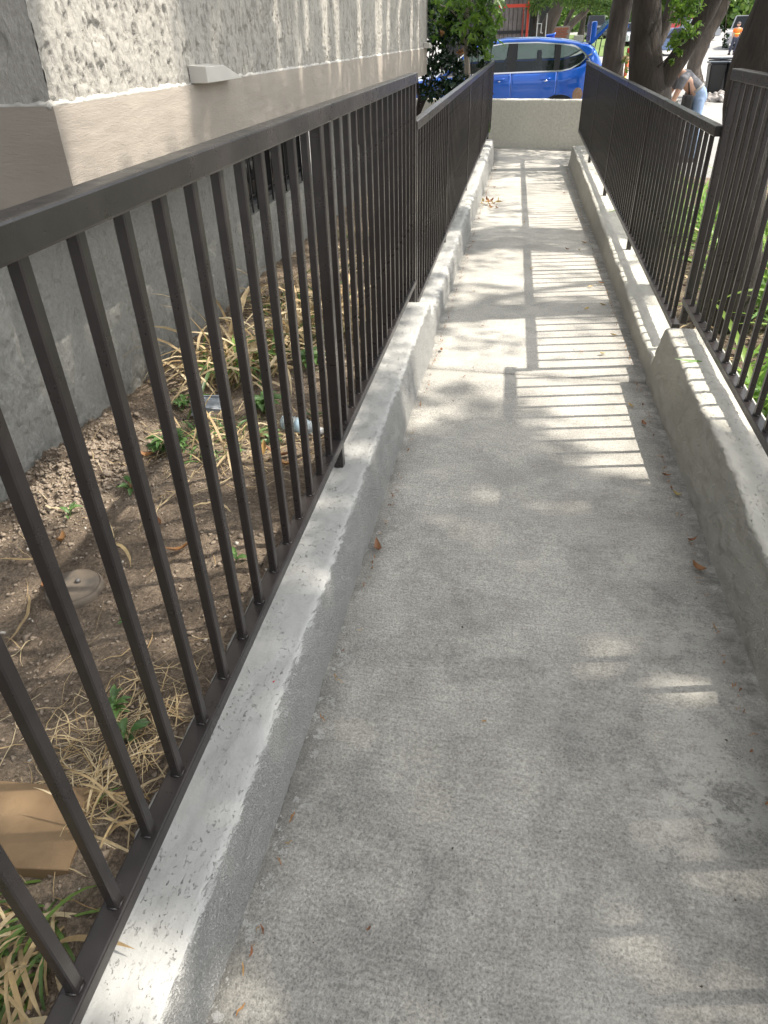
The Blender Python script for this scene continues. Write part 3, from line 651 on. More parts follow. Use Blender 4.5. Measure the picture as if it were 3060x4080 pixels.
# leaves on the soil
for k, (x, y, lab) in enumerate([(-1.43, 1.66, 'orange brown leaf on the soil left of the valve lid'), (-1.36, 1.45, 'long tan leaf on the soil beside the valve lid'), (-1.13, 1.77, 'red leaf on bare soil between two pickets'), (-1.33, 1.98, 'dull brown leaf on the soil below the clods'), (-1.38, 2.22, 'pinkish leaf on the crumbly clods'), (-.98, 1.62, 'rust leaf half buried behind the near pickets'), (-.79, 2.15, 'orange leaf lying by the bottle next to the railing'), (-.83, 2.21, 'second orange leaf touching the one by the bottle'), (-.90, 2.23, 'long orange brown leaf left of the two by the bottle')]):
    fl(x, y, sz(x, y)+.012, FL, lab, 1.1 if k < 6 else 1.4, tilt=.35)
crumbs('floor_specks', 300, (-.36, .64, .3, 11), .0014, mat('speck', (.07, .05, .035), .8), lambda x, y: -.022*y, seed=9)
# bits at curb foot: debris line
def edge_pts(r, n):
    s = r.random(n) < .55; y = r.uniform(.3, 11.5, n); return np.where(s, .672-np.abs(r.normal(0, .012, n)), -.385+np.abs(r.normal(0, .010, n))), y
straw('edge_litter', 420, edge_pts, M_FALL, 12, L=(.006, .025), w=(.002, .005), zf=lambda x, y: -.022*y, lift=.003)
# weeds
def weed(x, y, n, s, label, zf=sz, matl=M_WEED, L=.05, w=.022, h=.05, seed=0, group=None):
    rg = random.Random(seed); e = empty('weed', (x, y, zf(x, y)), 0, label, 'weed', group)
    me = leaf_mesh(L*s, w*s, -.5, seed+50); me.materials.append(matl)
    for k in range(n):
        a = k*2.4+rg.random()*.6; r = rg.uniform(.2, .7)*L*s*1.2
        o = link('leaf', me, None, e, (math.cos(a)*r, math.sin(a)*r, h*s*rg.uniform(.3, 1))); o.rotation_euler = (rg.uniform(-.3, .3), rg.uniform(-.5, .1), a)
    link('stem', tube([(0, 0, -.01), (.004, .003, h*s*.9)], [.0022, .0012], 5), M_GRN, e)
for i, a in enumerate([(-1.32, 2.28, 34, 1.4, 'dense green weed left of the small strap clump'), (-1.02, 2.62, 36, 1.5, 'leafy green weed behind the small strap clump'), (-1.33, 1.98, 9, 1.0, 'pale sprig casting a shadow on the crumbly soil'), (-.90, 2.35, 9, 1.0, 'broad leaf weed between strap clump and bottle'),
                       (-.86, .98, 11, .9, 'dark green weed in the straw above the stone slab'), (-.79, .90, 9, .9, 'second dark weed nearer the curb in the straw'), (-.99, 1.28, 6, .45, 'tiny seedling on bare soil by the curb side'), (-.76, 1.55, 3, .9, 'single green leaf at the curb edge behind the pickets'),
                       (-1.48, 1.80, 4, .9, 'two green leaves at the foot of the clods'), (-1.27, 1.08, 6, .4, 'tiny seedling near the left edge of the picture'), (-.92, 3.05, 24, 1.5, 'green weed in front of the large dry clump'), (-1.5, 2.8, 14, 1.0, 'small green weed against the wall by the wrapper'), (-.78, 2.55, 6, .8, 'small bright weed close to the railing post')]):
    weed(*a, seed=i*7)

# ------------------------------------------------------------ right bed
RZ = H-1.60
def bed_r():
    xs = np.arange(.93, 4.2, .03); ys = np.arange(-1.5, 12.0, .04); X, Y = np.meshgrid(xs, ys, indexing='ij')
    Z = RZ+(fbm(X*3, Y*3, s=60)-.5)*.06+(fbm(X*14, Y*14, s=61)-.5)*.03-np.clip(Y-4, 0, 9)*.018
    edge = 12.2-1.3*(X-1.8); Z = np.where(Y > edge, GZ-.10, Z)
    m = m_soil(); o = link('planting_bed', fast_mesh(np.stack([X.ravel(), Y.ravel(), Z.ravel()], 1), grid_faces(len(xs), len(ys))), m); tag(o, kind='structure')
bed_r()
rzf = lambda x, y: RZ-max(0, y-4)*.018
crumbs('mulch_chips', 7000, (.97, 3.2, -.5, 8), .009, m_ground('mulch', (.06, .04, .03), (.14, .10, .07), 30), lambda x, y: RZ-np.clip(y-4, 0, 9)*.018, seed=14)
k = 0
for (x, y, n, s, lab) in [(1.12, 3.35, 70, .60, 'strap leaf tuft right behind the near right railing at the foot of the trunk'), (1.20, 1.9, 60, .50, 'lowest strap leaf tuft at the right picture edge'), (1.75, 4.9, 90, .85, 'upright bright strap plant just past the thick trunk'), (1.22, 2.6, 60, .55, 'bright green strap plant nearest the camera behind the near right railing'), (1.55, 3.3, 90, .8, 'strap leaf plant beside the thick trunk with yellow blades'), (1.95, 3.9, 90, .9, 'strap leaf plant right of the thick trunk at the picture edge'), (2.2, 4.9, 90, .95, 'strap leaf plant behind the thick trunk on the right'),
                          (1.9, 6.2, 110, .9, 'strap leaf plant in the middle of the right bed'), (1.55, 7.4, 100, .8, 'yellowish strap plant seen through the far right pickets'), (2.1, 8.3, 110, .85, 'strap plant in the sunny back of the right bed'), (1.5, 9.6, 80, .7, 'far strap plant near the end of the right railing'), (2.75, 5.9, 90, .9, 'outer strap plant by the driveway edge'), (2.75, 7.3, 80, .8, 'outermost sunny strap plant before the paving')]:
    k += 1; clump('strap_plant', x, y, int(n*1.25), [(GRB, .74), (GRN, .08), (DRY, .18)], .30, s*1.2, lab, 'strap leaf plant', zf=rzf, seed=40+k, az=.15 if x < 1.3 else None, amp=.45 if x < 1.3 else .9)
def lawn(name, x0, x1, y0, y1, n, hgt, zf, seed, matl):
    rg = np.random.default_rng(seed); x = rg.uniform(x0, x1, n); y = rg.uniform(y0, y1, n); a = rg.random(n)*6.28; w = .004+.006*rg.random(n); h = hgt*rg.uniform(.6, 1.2, n)
    z = zf(x, y); lean = rg.normal(0, .4, (2, n))*h
    V = np.stack([np.stack([x-np.cos(a)*w, y-np.sin(a)*w, z], -1), np.stack([x+np.cos(a)*w, y+np.sin(a)*w, z], -1), np.stack([x+lean[0], y+lean[1], z+h], -1)], 1)
    o = link(name, fast_mesh(V.reshape(-1, 3), np.arange(3*n).reshape(-1, 3)), matl); tag(o, kind='stuff'); return o
lawn('lawn_grass', 2.2, 4.2, 3.0, 8.6, 24000, .09, lambda x, y: RZ-np.clip(y-4, 0, 9)*.018, 21, M_GRNB)
straw('bed_litter', 500, lambda r, n: (r.uniform(1.0, 2.6, n), r.uniform(1.5, 9, n)), M_DRY, 31, L=(.05, .2), w=(.006, .02), zf=lambda x, y: RZ-np.clip(y-4, 0, 9)*.018, lift=.03)

# ------------------------------------------------------------ trees
def leaf_cloud(cent, size, seed=0, asp=.45):
    """one folded leaf per centre"""
    rg = np.random.default_rng(seed); n = len(cent); d = rg.normal(0, 1, (n, 3)); d[:, 2] -= .3; d /= np.linalg.norm(d, axis=1)[:, None]
    q = rg.normal(0, 1, (n, 3)); s = np.cross(d, q); s /= np.linalg.norm(s, axis=1)[:, None]; nn = np.cross(d, s)
    L = size*rg.uniform(.6, 1.3, n)[:, None]; W = L*asp*.5
    V = np.stack([cent-d*L*.5, cent+s*W+nn*W*.25-d*L*.08, cent+d*L*.5, cent-s*W+nn*W*.25-d*L*.08], 1)
    F = (np.array([[0, 1, 2], [0, 2, 3]])[None]+np.arange(n)[:, None, None]*4).reshape(-1, 3)
    return fast_mesh(V.reshape(-1, 3), F, smooth=False)
def blob_pts(blobs, per, seed):
    rg = np.random.default_rng(seed); out = []
    for (x, y, z, r) in blobs:
        n = int(per*r**1.6) if per > 0 else 0; n = max(n, 20); v = rg.normal(0, 1, (n, 3)); v /= np.linalg.norm(v, axis=1)[:, None]
        out.append(np.array([x, y, z])+v*(r*rg.random(n)**.45)[:, None]*np.array([1, 1, .75]))
    return np.concatenate(out)
def trunk_mesh(pts, rads, sides=14, seed=0, lump=.08):
    pts = [Vector(p) for p in pts]; P = []; R = []
    for i in range(len(pts)-1):
        k = max(2, int((pts[i+1]-pts[i]).length/.07))
        for j in range(k):
            t = j/k; p0 = pts[max(i-1, 0)]; p1 = pts[i]; p2 = pts[i+1]; p3 = pts[min(i+2, len(pts)-1)]
            P.append(.5*((2*p1)+(p2-p0)*t+(2*p0-5*p1+4*p2-p3)*t*t+(3*p1-p0-3*p2+p3)*t**3)); R.append(rads[i]+(rads[i+1]-rads[i])*t)
    P.append(pts[-1]); R.append(rads[-1]); me = tube(P, R, sides)
    co_ = np.empty(len(me.vertices)*3, np.float32); me.vertices.foreach_get('co', co_); c = co_.reshape(-1, 3)
    cen = np.repeat(np.array([tuple(p) for p in P]), sides, 0); rad = np.repeat(np.array(R), sides)
    d = c-cen; d /= np.linalg.norm(d, axis=1)[:, None]+1e-9
    a = np.arctan2(d[:, 1], d[:, 0])
    nz = (fbm(c[:, 0]*7, c[:, 1]*7, c[:, 2]*2.5, s=seed)-.5)*2*lump*2+(fbm(c[:, 0]*25, c[:, 1]*25, c[:, 2]*7, s=seed+5)-.5)*lump
    c = c+d*(rad*nz)[:, None]; me.vertices.foreach_set('co', c.astype(np.float32).ravel()); me.update(); return me
# canopy shade: unseen crown of the big tree, shaped to cast the wanted shade
def crown_over():
    """leaf positions set sunward of the wanted shade; holes let chosen sun spots through"""
    rg = np.random.default_rng(5); kx, ky = SUN.x/SUN.z, SUN.y/SUN.z
    N = 400000; x = rg.uniform(-3.6, 3.4, N); y = rg.uniform(-1.6, 13.6, N); A = 7.0*15.2
    wob = .22*np.sin(x*3.3+1)+.5*(fbm(x*2.5, y*0, s=71)-.5)
    tau = np.full(N, .07)
    tau = np.where((x < .15) & (x > -.62), .20, tau)
    lump = fbm(x*2.6, y*2.6, s=77, o=3)
    tau = tau*np.clip((lump-.50)*16, 0, 6)
    edge = 2.30+wob+np.clip(.35-x, 0, .6)*.9
    tau = np.where(y < edge, 4.2, tau)
    tau = np.where((y >= edge) & (y < edge+.5) & (x < .35), np.maximum(tau, .7*np.clip((lump-.38)*6, 0, 3)), tau)
    tau = np.where((y > 6.15+wob*.6) & (y < 7.1+wob*.6), 3.0, tau)
    tau = np.where((y > 4.35+wob*.5) & (y < 4.85+wob*.5) & (x < .9), np.maximum(tau, 1.0), tau)
    tau = np.where(y > 12.0+wob*.4, 1.1*np.clip((lump-.36)*6, 0, 3), tau)
    bed_ = (x < -.64) & (x > -1.9); tau = np.where(bed_ & (y > 1.2), 1.6*np.clip((lump-.36)*6, .15, 2.4), tau)
    tau = np.where(bed_ & (y <= 1.2), 1.8, tau)
    tau = np.where((x <= -1.80) & (x > -2.10), 3.2, tau)
    tau = np.where((x <= -2.0) & (y > 3.25), 2.6, tau)
    tau = np.where((x <= -2.09) & (y <= 3.25) & (y > 2.1), .75*np.clip((lump-.38)*6, 0, 3), tau)
    tau = np.where((x <= -1.85) & (y <= 2.2), 3.2, tau)
    tau = np.where(x > .95, np.where((y < 1.7) & (x < 1.25), 2.0, .22), tau)
    holes = [(.30, 2.20, 0, .12, .05), (.36, 1.42, 0, .09, .05), (.50, 1.36, 0, .03, .03), (.38, .86, 0, .05, .04), (.55, .84, 0, .08, .05), (.34, .66, 0, .07, .05), (.52, .62, 0, .07, .04), (-.40, .50, 0, .06, .05), (-.31, 1.99, 0, .05, .03), (-.07, 1.98, 0, .04, .03), (.02, 2.25, 0, .06, .04),
             (-.48, .42, .165, .07, .10), (-.44, .97, .165, .04, .07), (-.45, 1.42, .165, .05, .05), (-.43, .67, .165, .03, .06), (-.50, 1.80, .165, .05, .05), (-.46, 2.15, .165, .06, .08),
             (-1.36, 1.42, .0, .13, .08), (-1.46, 1.84, .0, .14, .07), (-1.63, 2.05, .0, .14, .20), (-1.01, 1.45, 0, .05, .05), (-.97, .75, .05, .12, .03), (-.90, .66, .05, .08, .02), (-1.22, 2.39, 0, .15, .12), (-1.51, 2.61, 0, .08, .05), (-1.05, 2.30, 0, .12, .10), (-1.46, 3.75, 0, .08, .20), (-1.20, 3.3, .1, .18, .14), (-1.0, 3.8, .1, .14, .16), (-1.01, 1.71, 0, .05, .04), (-1.12, .95, 0, .07, .05), (-.85, 1.15, 0, .05, .05), (-1.15, 1.12, 0, .08, .03)]
    keep = np.ones(N, bool)
    for hx, hy, hz, rx, ry in holes:
        keep &= ((x-(hx-kx*hz))/(rx+.018))**2+((y-(hy-ky*hz))/(ry+.015))**2 > 1
    for Y0, ry, x0, x1 in [(4.0, .02, -2.6, -2.35), (4.92, .05, -2.8, -2.35), (5.35, .03, -2.5, -2.2), (5.6, .05, -2.8, -2.3), (6.15, .10, -2.9, -2.25), (6.5, .06, -2.9, -2.2), (7.4, .08, -2.9, -2.3), (8.35, .20, -2.9, -2.15), (8.9, .08, -2.9, -2.25), (9.7, .05, -2.8, -2.2), (10.7, .10, -2.8, -2.2), (11.4, .05, -2.8, -2.2), (3.1, .25, -2.7, -2.1), (2.6, .2, -2.7, -2.1)]:
        keep &= ((x-(x0+x1)/2)/((x1-x0)/2+.03))**2+((y-(Y0-ky*1.35))/(ry+.03))**2 > 1
    n = tau*A/N/.00115
    keep &= rg.random(N) < n/3.0
    x = x[keep]; y = y[keep]; m = len(x)
    h = rg.uniform(6.5, 9.5, m); cen = np.stack([x+kx*h, y+ky*h, h], 1)
    return (cen[:, None]+rg.normal(0, .030, (m, 3, 3))).reshape(-1, 3)
t4 = empty('street_tree', (1.36, 4.80, RZ), 0, 'thick dark trunk rising right behind the near right railing', 'tree')
def T(e, nm, me, matl): o = link(nm, me, matl, e); o.location = -e.location; return o
bx, by = 1.41, 4.80
T(t4, 'trunk', trunk_mesh([(bx, by, RZ-.15), (bx-.01, by, RZ+.15), (bx-.03, by, H-1.1), (bx-.115, by, H-.65), (bx-.165, by+.01, H-.3), (bx-.10, by+.02, H+.15), (bx+.15, by+.05, H+1.0), (bx+.6, by+.12, H+2.2), (bx+1.9, by+.35, H+4.2), (bx+3.4, by+.6, H+6.2)], [.21, .160, .130, .124, .130, .145, .14, .12, .09, .05], 22, 3, .10), M_BARK)
for q, (dx, dy) in enumerate([(2.6, .45), (3.0, .9)]):
    T(t4, 'branch', trunk_mesh([(bx+1.9, by+.35, H+4.1), (bx+1.9+dx*.5, by+.3+dy, H+4.7+q), (bx+2+dx*1.2, by+.3+dy*2, H+5.8+q)], [.07, .045, .02], 8, q, .05), M_BARK)
T(t4, 'crown', leaf_cloud(crown_over(), .10, 2, .5), M_LEAFM)
# T1 and T2 by the end wall
t1 = empty('street_tree', (1.50, 14.75, GZ), 0, 'straight brown trunk just right of the blue car tail', 'tree')
T(t1, 'trunk', trunk_mesh([(1.52, 14.75, GZ-.1), (1.50, 14.75, H-1.3), (1.45, 14.75, H-.75), (1.43, 14.75, H-.35), (1.45, 14.75, H+.1), (1.48, 14.75, H+.6), (1.6, 14.8, H+2.5)], [.30, .22, .195, .165, .168, .175, .13], 18, 8, .12), M_BARK)
T(t1, 'knot', trunk_mesh([(1.60, 14.62, H-.42), (1.66, 14.56, H-.40)], [.05, .045], 10, 3, .1), mat('cut_wood', (.5, .36, .2), .8))
T(t1, 'sprout', leaf_cloud(blob_pts([(1.63, 14.55, H-.45, .07), (1.67, 14.55, H-.57, .07), (1.66, 14.55, H-.35, .05)], 2500, 3), .05, 4), M_LEAFB)
T(t1, 'crown', leaf_cloud(blob_pts([(1.6+random.uniform(-2, 2.4), 15+random.uniform(-2, 2), H+random.uniform(2.2, 4.2), random.uniform(.3, .6)) for _ in range(26)], 700, 5), .11, 5), M_LEAFM)
t2 = empty('street_tree', (1.66, 11.6, GZ), 0, 'large forked dark trunk beside the far right railing', 'tree')
T(t2, 'trunk', trunk_mesh([(1.66, 11.6, GZ-.1), (1.66, 11.6, H-1.2), (1.68, 11.6, H-.72), (1.58, 11.6, H-.42), (1.50, 11.6, H-.05), (1.45, 11.6, H+.5), (1.4, 11.7, H+2)], [.34, .29, .27, .225, .195, .17, .12], 18, 14, .10), M_BARK)
T(t2, 'limb', trunk_mesh([(1.70, 11.58, H-.85), (1.86, 11.56, H-.52), (2.03, 11.52, H-.22), (2.25, 11.5, H+.28), (2.5, 11.5, H+.9), (2.8, 11.5, H+1.8)], [.15, .135, .125, .105, .09, .06], 14, 17, .10), M_BARK)
T(t2, 'limb', trunk_mesh([(1.56, 11.66, H-.30), (1.72, 11.7, H-.05), (1.80, 11.75, H+.4), (1.85, 11.8, H+1.2)], [.11, .085, .075, .06], 12, 19, .12), M_BARKG)
T(t2, 'knot', trunk_mesh([(1.52, 11.38, H-.78), (1.53, 11.34, H-.76)], [.06, .05], 10, 5, .3), M_BARK)
T(t2, 'sprig', leaf_cloud(blob_pts([(1.86, 11.2, H+.12, .15), (1.98, 11.1, H-.02, .14), (1.88, 11.15, H-.10, .13), (1.80, 11.2, H+.22, .14), (1.97, 11.15, H+.24, .15), (1.80, 11.25, H-.18, .10), (1.90, 11.2, H-.26, .05), (1.83, 11.2, H-.36, .04)], 1500, 6), .085, 6, .5), M_LEAFB)
T(t2, 'twig', tube([(1.70, 11.4, H-.42), (1.80, 11.3, H-.30), (1.92, 11.2, H-.12), (1.96, 11.15, H+.1)], [.008, .006, .005, .003], 6), M_BARK)
T(t2, 'twig', tube([(2.38, 11.3, H+.3), (2.40, 11.2, H+.0), (2.42, 11.15, H-.18)], [.006, .005, .003], 6), M_BARK)
T(t2, 'sprig', leaf_cloud(blob_pts([(2.40, 11.2, H-.02, .05), (2.42, 11.15, H-.12, .06), (2.43, 11.15, H-.2, .035)], 900, 7), .05, 7, .5), M_LEAFD)
T(t2, 'crown', leaf_cloud(blob_pts([(2.2+random.uniform(-1.2, 3.2), 12.3+random.uniform(-2.2, 3), H+random.uniform(1.9, 4.0), random.uniform(.3, .6)) for _ in range(24)], 700, 8), .11, 8), M_LEAFM)
t3 = empty('street_tree', (5.0, 26, GZ), 0, 'leaning light brown trunk behind the bent over person', 'tree')
T(t3, 'trunk', trunk_mesh([(5.12, 26, GZ-.1), (5.05, 26, H-1.5), (4.92, 26, H-1.0), (5.0, 26, H-.5), (5.15, 26, H-.1), (5.35, 26, H+.4), (5.7, 26, H+1.6)], [.36, .27, .20, .21, .19, .18, .14], 16, 23, .10), M_BARKG)
T(t3, 'limb', trunk_mesh([(4.98, 26.05, H-.7), (4.9, 26.1, H-.1), (4.85, 26.1, H+.7)], [.15, .13, .11], 12, 29, .1), M_BARKG)
T(t3, 'crown', leaf_cloud(blob_pts([(4.6, 25, H+.75, .5), (5.6, 25.4, H+.95, .5), (6.2, 25.2, H+.70, .42), (6.5, 25, H+.9, .5)]+[(5.2+random.uniform(-3, 3), 26+random.uniform(-2, 2), H+random.uniform(1.4, 4), random.uniform(.5, .9)) for _ in range(22)], 900, 9), .13, 9), M_LEAFM)
# trees behind the car
t5 = empty('street_tree', (.4, 27, GZ), 0, 'stout leaning brown trunk right behind the car roof', 'tree')
T(t5, 'trunk', trunk_mesh([(.25, 27, GZ-.1), (.36, 27, H-.6), (.46, 27, H+.0), (.66, 27, H+.45), (.80, 27, H+.85), (1.1, 27, H+2)], [.34, .27, .23, .20, .17, .12], 16, 33, .08), M_BARKG)
T(t5, 'crown', leaf_cloud(blob_pts([(.1, 25.5, H+.66, .34), (.45, 25.2, H+.78, .33), (1.0, 25, H+.74, .30), (1.4, 25, H+.66, .30), (1.8, 25, H+.62, .32), (2.1, 25, H+.50, .24), (1.2, 25.2, H+.9, .4)]+[(.8+random.uniform(-2.4, 2.2), 26+random.uniform(-1.6, 2), H+random.uniform(1.1, 3.6), random.uniform(.5, .9)) for _ in range(22)], 1700, 10), .11, 10), M_LEAFM)
t7 = empty('street_tree', (-.05, 28, GZ), 0, 'shaded trunk directly left of the leaning trunk behind the car', 'tree')
T(t7, 'trunk', trunk_mesh([(-.02, 28, GZ-.1), (.0, 28, H-.2), (.07, 28, H+.25), (.10, 28, H+1)], [.25, .22, .17, .15], 14, 35, .08), M_BARK)
t6 = empty('street_tree', (1.3, 32, GZ), 0, 'pale slanting trunk with low foliage left of the lawn', 'tree')
T(t6, 'trunk', trunk_mesh([(1.25, 32, GZ-.1), (1.28, 32, H-.2), (1.40, 32, H+.15), (1.75, 32, H+.45), (2.1, 32, H+.8)], [.19, .13, .12, .11, .10], 12, 37, .08), M_BARKG)
T(t6, 'limb', trunk_mesh([(1.2, 32.1, H-.3), (1.25, 32.1, H+.2), (1.5, 32.1, H+.75)], [.09, .08, .07], 10, 39, .08), M_BARKG)
T(t6, 'crown', leaf_cloud(blob_pts([(1.6+random.uniform(-1, 1.6), 32+random.uniform(-1, 1), H+random.uniform(.9, 1.6), .4) for _ in range(9)], 1400, 11), .12, 11), M_LEAFB)
t8 = empty('street_tree', (4.0, 62, 0), 0, 'small dark trunk standing on the far lawn', 'tree')
T(t8, 'trunk', trunk_mesh([(4.3, 75, H-.9), (4.3, 75, H-.1), (4.35, 75, H+.5), (4.4, 75, H+1.6)], [.35, .26, .24, .2], 10, 41, .1), M_BARK)
T(t8, 'crown', leaf_cloud(blob_pts([(4.4+random.uniform(-2.5, 2), 76+random.uniform(-1, 1), H+random.uniform(1.4, 4), .8) for _ in range(12)], 260, 12), .25, 12), M_LEAFB)

# ------------------------------------------------------------ bush beside the building end
fig = empty('fig_shrub', (-.95, 12.9, GZ+.1), 0, 'fig shrub with pale trunk and bright lobed leaves beside the end wall', 'shrub')
T(fig, 'trunk', trunk_mesh([(-.98, 12.95, GZ), (-.93, 12.9, H-.6), (-.97, 12.88, H-.2), (-.99, 12.86, H+.1), (-.92, 12.84, H+.5), (-.86, 12.8, H+1.1)], [.055, .045, .040, .038, .034, .025], 12, 51, .05), M_BARKP)
for a in ([(-.98, 12.86, H+.1), (-1.2, 12.7, H+.3), (-1.35, 12.6, H+.36)], [(-.93, 12.84, H+.3), (-.7, 12.7, H+.42), (-.5, 12.6, H+.4)], [(-.97, 12.86, H+.0), (-1.3, 12.75, H+.1), (-1.6, 12.7, H+.28)]):
    T(fig, 'branch', trunk_mesh(a, [.020, .013, .007], 8, 52, .05), M_BARKP)
def figleaf(L, seed):
    rg = random.Random(seed); V = [(0, 0, 0)]; out = []
    lobes = [(-1.9, .42), (-1.0, .72), (0, 1.0), (1.0, .72), (1.9, .42)]; pts = []
    for i, (a, r) in enumerate(lobes):
        for da, k in ((-.30, .62), (-.12, .93), (0, 1), (.12, .93), (.30, .62)): pts.append((math.cos(a+da)*r*k*L, math.sin(a+da)*r*k*L))
        if i < 4: am = (a+lobes[i+1][0])/2; pts.append((math.cos(am)*.36*L, math.sin(am)*.36*L))
    V += [(x+.1*L, y, -.18*(x*x+y*y)/L+rg.uniform(-.01, .01)*L) for x, y in pts]
    F = [(0, i, i+1) for i in range(1, len(pts))]; return mesh(V, F, 'leaf', False)
FIG = [figleaf(.14, s) for s in range(3)]
for m_ in FIG: m_.materials.append(M_LEAFB)
for k in range(120):
    x = random.choice([random.gauss(-.72, .20), random.gauss(-1.0, .32)]); z = H+random.uniform(-.12, .62); y = random.uniform(12.35, 12.95)
    if x > -.45: x = -.45-random.random()*.1
    o = link('leaf', random.choice(FIG), None, fig, Vector((x, y, z))-fig.location); o.rotation_euler = (random.uniform(-.5, 1.1), random.uniform(.1, 1.1), random.uniform(0, 6.28)); s = random.uniform(.7, 1.15); o.scale = (s, s, s)
T(fig, 'foliage', leaf_cloud(blob_pts([(-.62, 12.6, H+.1, .17), (-.60, 12.6, H+.32, .2), (-.75, 12.7, H-.12, .16), (-.62, 12.5, H-.28, .10), (-.9, 12.8, H+.35, .3), (-1.3, 12.8, H+.35, .3), (-.55, 12.6, H+.55, .25), (-1.7, 12.8, H+.5, .3)], 850, 13), .095, 13, .62), M_LEAFB)
sh_ = empty('dark_shrub', (-1.55, 12.75, GZ+.1), 0, 'dark glossy shrub in front of the black picket fence', 'shrub')
for a in ([(-1.70, 12.75, GZ), (-1.69, 12.75, H-.95), (-1.60, 12.75, H-.6), (-1.45, 12.75, H-.2)], [(-1.69, 12.75, H-1.05), (-1.52, 12.72, H-.7), (-1.4, 12.7, H-.3)], [(-1.66, 12.8, H-.9), (-1.75, 12.8, H-.4), (-1.7, 12.8, H+.1)]):
    T(sh_, 'stem', trunk_mesh(a, [.035, .028, .02, .012][:len(a)], 8, 57, .08), M_BARK)
T(sh_, 'foliage', leaf_cloud(blob_pts([(-1.45, 12.6, H-.72, .22), (-1.2, 12.55, H-.68, .20), (-1.05, 12.5, H-.74, .14), (-1.55, 12.6, H-.42, .22), (-1.3, 12.65, H-.35, .22), (-1.1, 12.7, H-.42, .15), (-1.5, 12.75, H-.05, .26), (-1.2, 12.8, H-.02, .25), (-.8, 12.8, H-.2, .16), (-.68, 12.7, H-.4, .10), (-1.6, 12.8, H+.25, .25), (-1.15, 12.9, H+.2, .25), (-1.0, 12.6, H-.60, .14), (-.75, 12.9, H+.02, .18)], 2100, 14), .085, 14, .6), M_LEAFD)
T(sh_, 'brown_leaves', leaf_cloud(blob_pts([(-1.03, 12.55, H-.22, .055), (-1.3, 12.5, H+.02, .04)], 1500, 15), .06, 15, .6), M_FALL)
# black picket fence on the end wall behind the shrubs
pf = empty('picket_fence', (-2.6, 14.45, .4), 0, 'thin black metal picket fence behind the shrubs on the left', 'fence')
M_BLK = mat('black_paint', (.012, .012, .013), .4); pk = picket_mesh(.016, .92, .001); pk.materials.append(M_BLK)
dirv = Vector((math.cos(-math.atan(.25)), math.sin(-math.atan(.25)), 0))
for k in range(19): p = dirv*(.11*k+.05); link('picket', pk, None, pf, (p.x, p.y+.06, .06))
for z in (.14, .86): o = link('rail', box(0, 2.10, .045, .075, z-.012, z+.012), M_BLK, pf); o.rotation_euler = (0, 0, -math.atan(.25))
sprig_e = empty('leaf_sprig', (-.56, 12.4, H-1.28), 0, 'small bright green leaves poking through the far left pickets', 'weed')
mm = leaf_mesh(.10, .04, .5, 88); mm.materials.append(M_LEAFB)
for (x, z) in ((0, .12), (.01, .03)): o = link('leaf', mm, None, sprig_e, (x+.02, 0, z)); o.rotation_euler = (0, 1.2, .4)
M_DRYV = M_DRY

# ------------------------------------------------------------ street: things behind
lw = link('far_lawn', mesh([(1.9, 58, GZ+.30), (9, 58, GZ+.30), (9, 90, GZ+1.42), (1.9, 90, GZ+1.42)], [(0, 1, 2, 3)]), m_ground('lawn', (.07, .12, .025), (.13, .19, .04), 3)); tag(lw, kind='structure')
dw = link('driveway', mesh([(1.0, 33, GZ+.004), (30, 33, GZ+.004), (34, 50, GZ+.004), (1.5, 50, GZ+.004)], [(0, 1, 2, 3)]), m_ground('pale_driveway', (.40, .39, .36), (.50, .48, .45), 14)); tag(dw, kind='structure')
# raised kerb along the street edge
kb = link('street_kerb', box(2.8, 40, 31.6, 31.8, GZ-.1, GZ+.12, .02), m_ground('kerb_concrete', (.4, .39, .37), (.5, .48, .45), 20)); tag(kb, kind='structure')
# far tree line
fb = [(random.uniform(-30, 60), random.uniform(96, 112), random.uniform(.5, 9), random.uniform(2, 3.4)) for _ in range(150)]
o = link('far_tree_line', leaf_cloud(blob_pts(fb, 150, 20), .75, 20, .6), M_LEAFM); tag(o, 'distant row of street trees closing the view', kind='stuff')
bkw = empty('far_building', (15, 125, 0), 0, 'pale far building glimpsed between the trunks', 'building')
link('wall', box(-60, 60, 0, 6, -1, 14), m_ground('far_wall', (.30, .26, .22), (.38, .33, .28), 2), bkw)
# plank shed and red frame behind the car
shed = empty('plank_gate', (-.6, 26, GZ), 0, 'grey upright plank gate behind the car roof', 'gate')
M_PL = m_bark('grey_plank', (.14, .125, .12), (.24, .22, .21), 14)
for k in range(9): link('plank', box(-.60+k*.128, -.60+k*.128+.115, random.uniform(-.006, .006), .03, .3, 3.0, .004), M_PL, shed)
link('backing', box(-1.7, .62, .10, .16, -.1, 3.2), mat('dark_backing', (.03, .028, .026), .8), shed)
link('rail', box(-.7, .75, -.05, -.01, 1.72, 1.80), M_BLK, shed); link('post', box(.55, .63, -.04, .04, 0, 2.1), M_BLK, shed)
M_RED = mat('red_paint_steel', (.50, .045, .02), .5)
rf = empty('pipe_gantry', (-.1, 25.6, GZ), 0, 'tall red painted pipe frame beside the plank gate', 'frame')
link('upright', tube([(-.02, 0, 0), (-.02, 0, 2.6)], [.035, .035], 10), M_RED, rf); link('crossbar', box(-.9, .02, -.03, .03, 2.36, 2.44), M_RED, rf); link('upright', tube([(-.16, .1, 0), (-.16, .1, 2.4)], [.025, .025], 10), mat('dark_red', (.25, .04, .03), .5), rf)
wp = empty('white_pipes', (.15, 25.5, GZ), 0, 'thin white pipes bent beside the red frame', 'pipe')
M_WH = mat('white_pvc', (.62, .62, .6), .5)
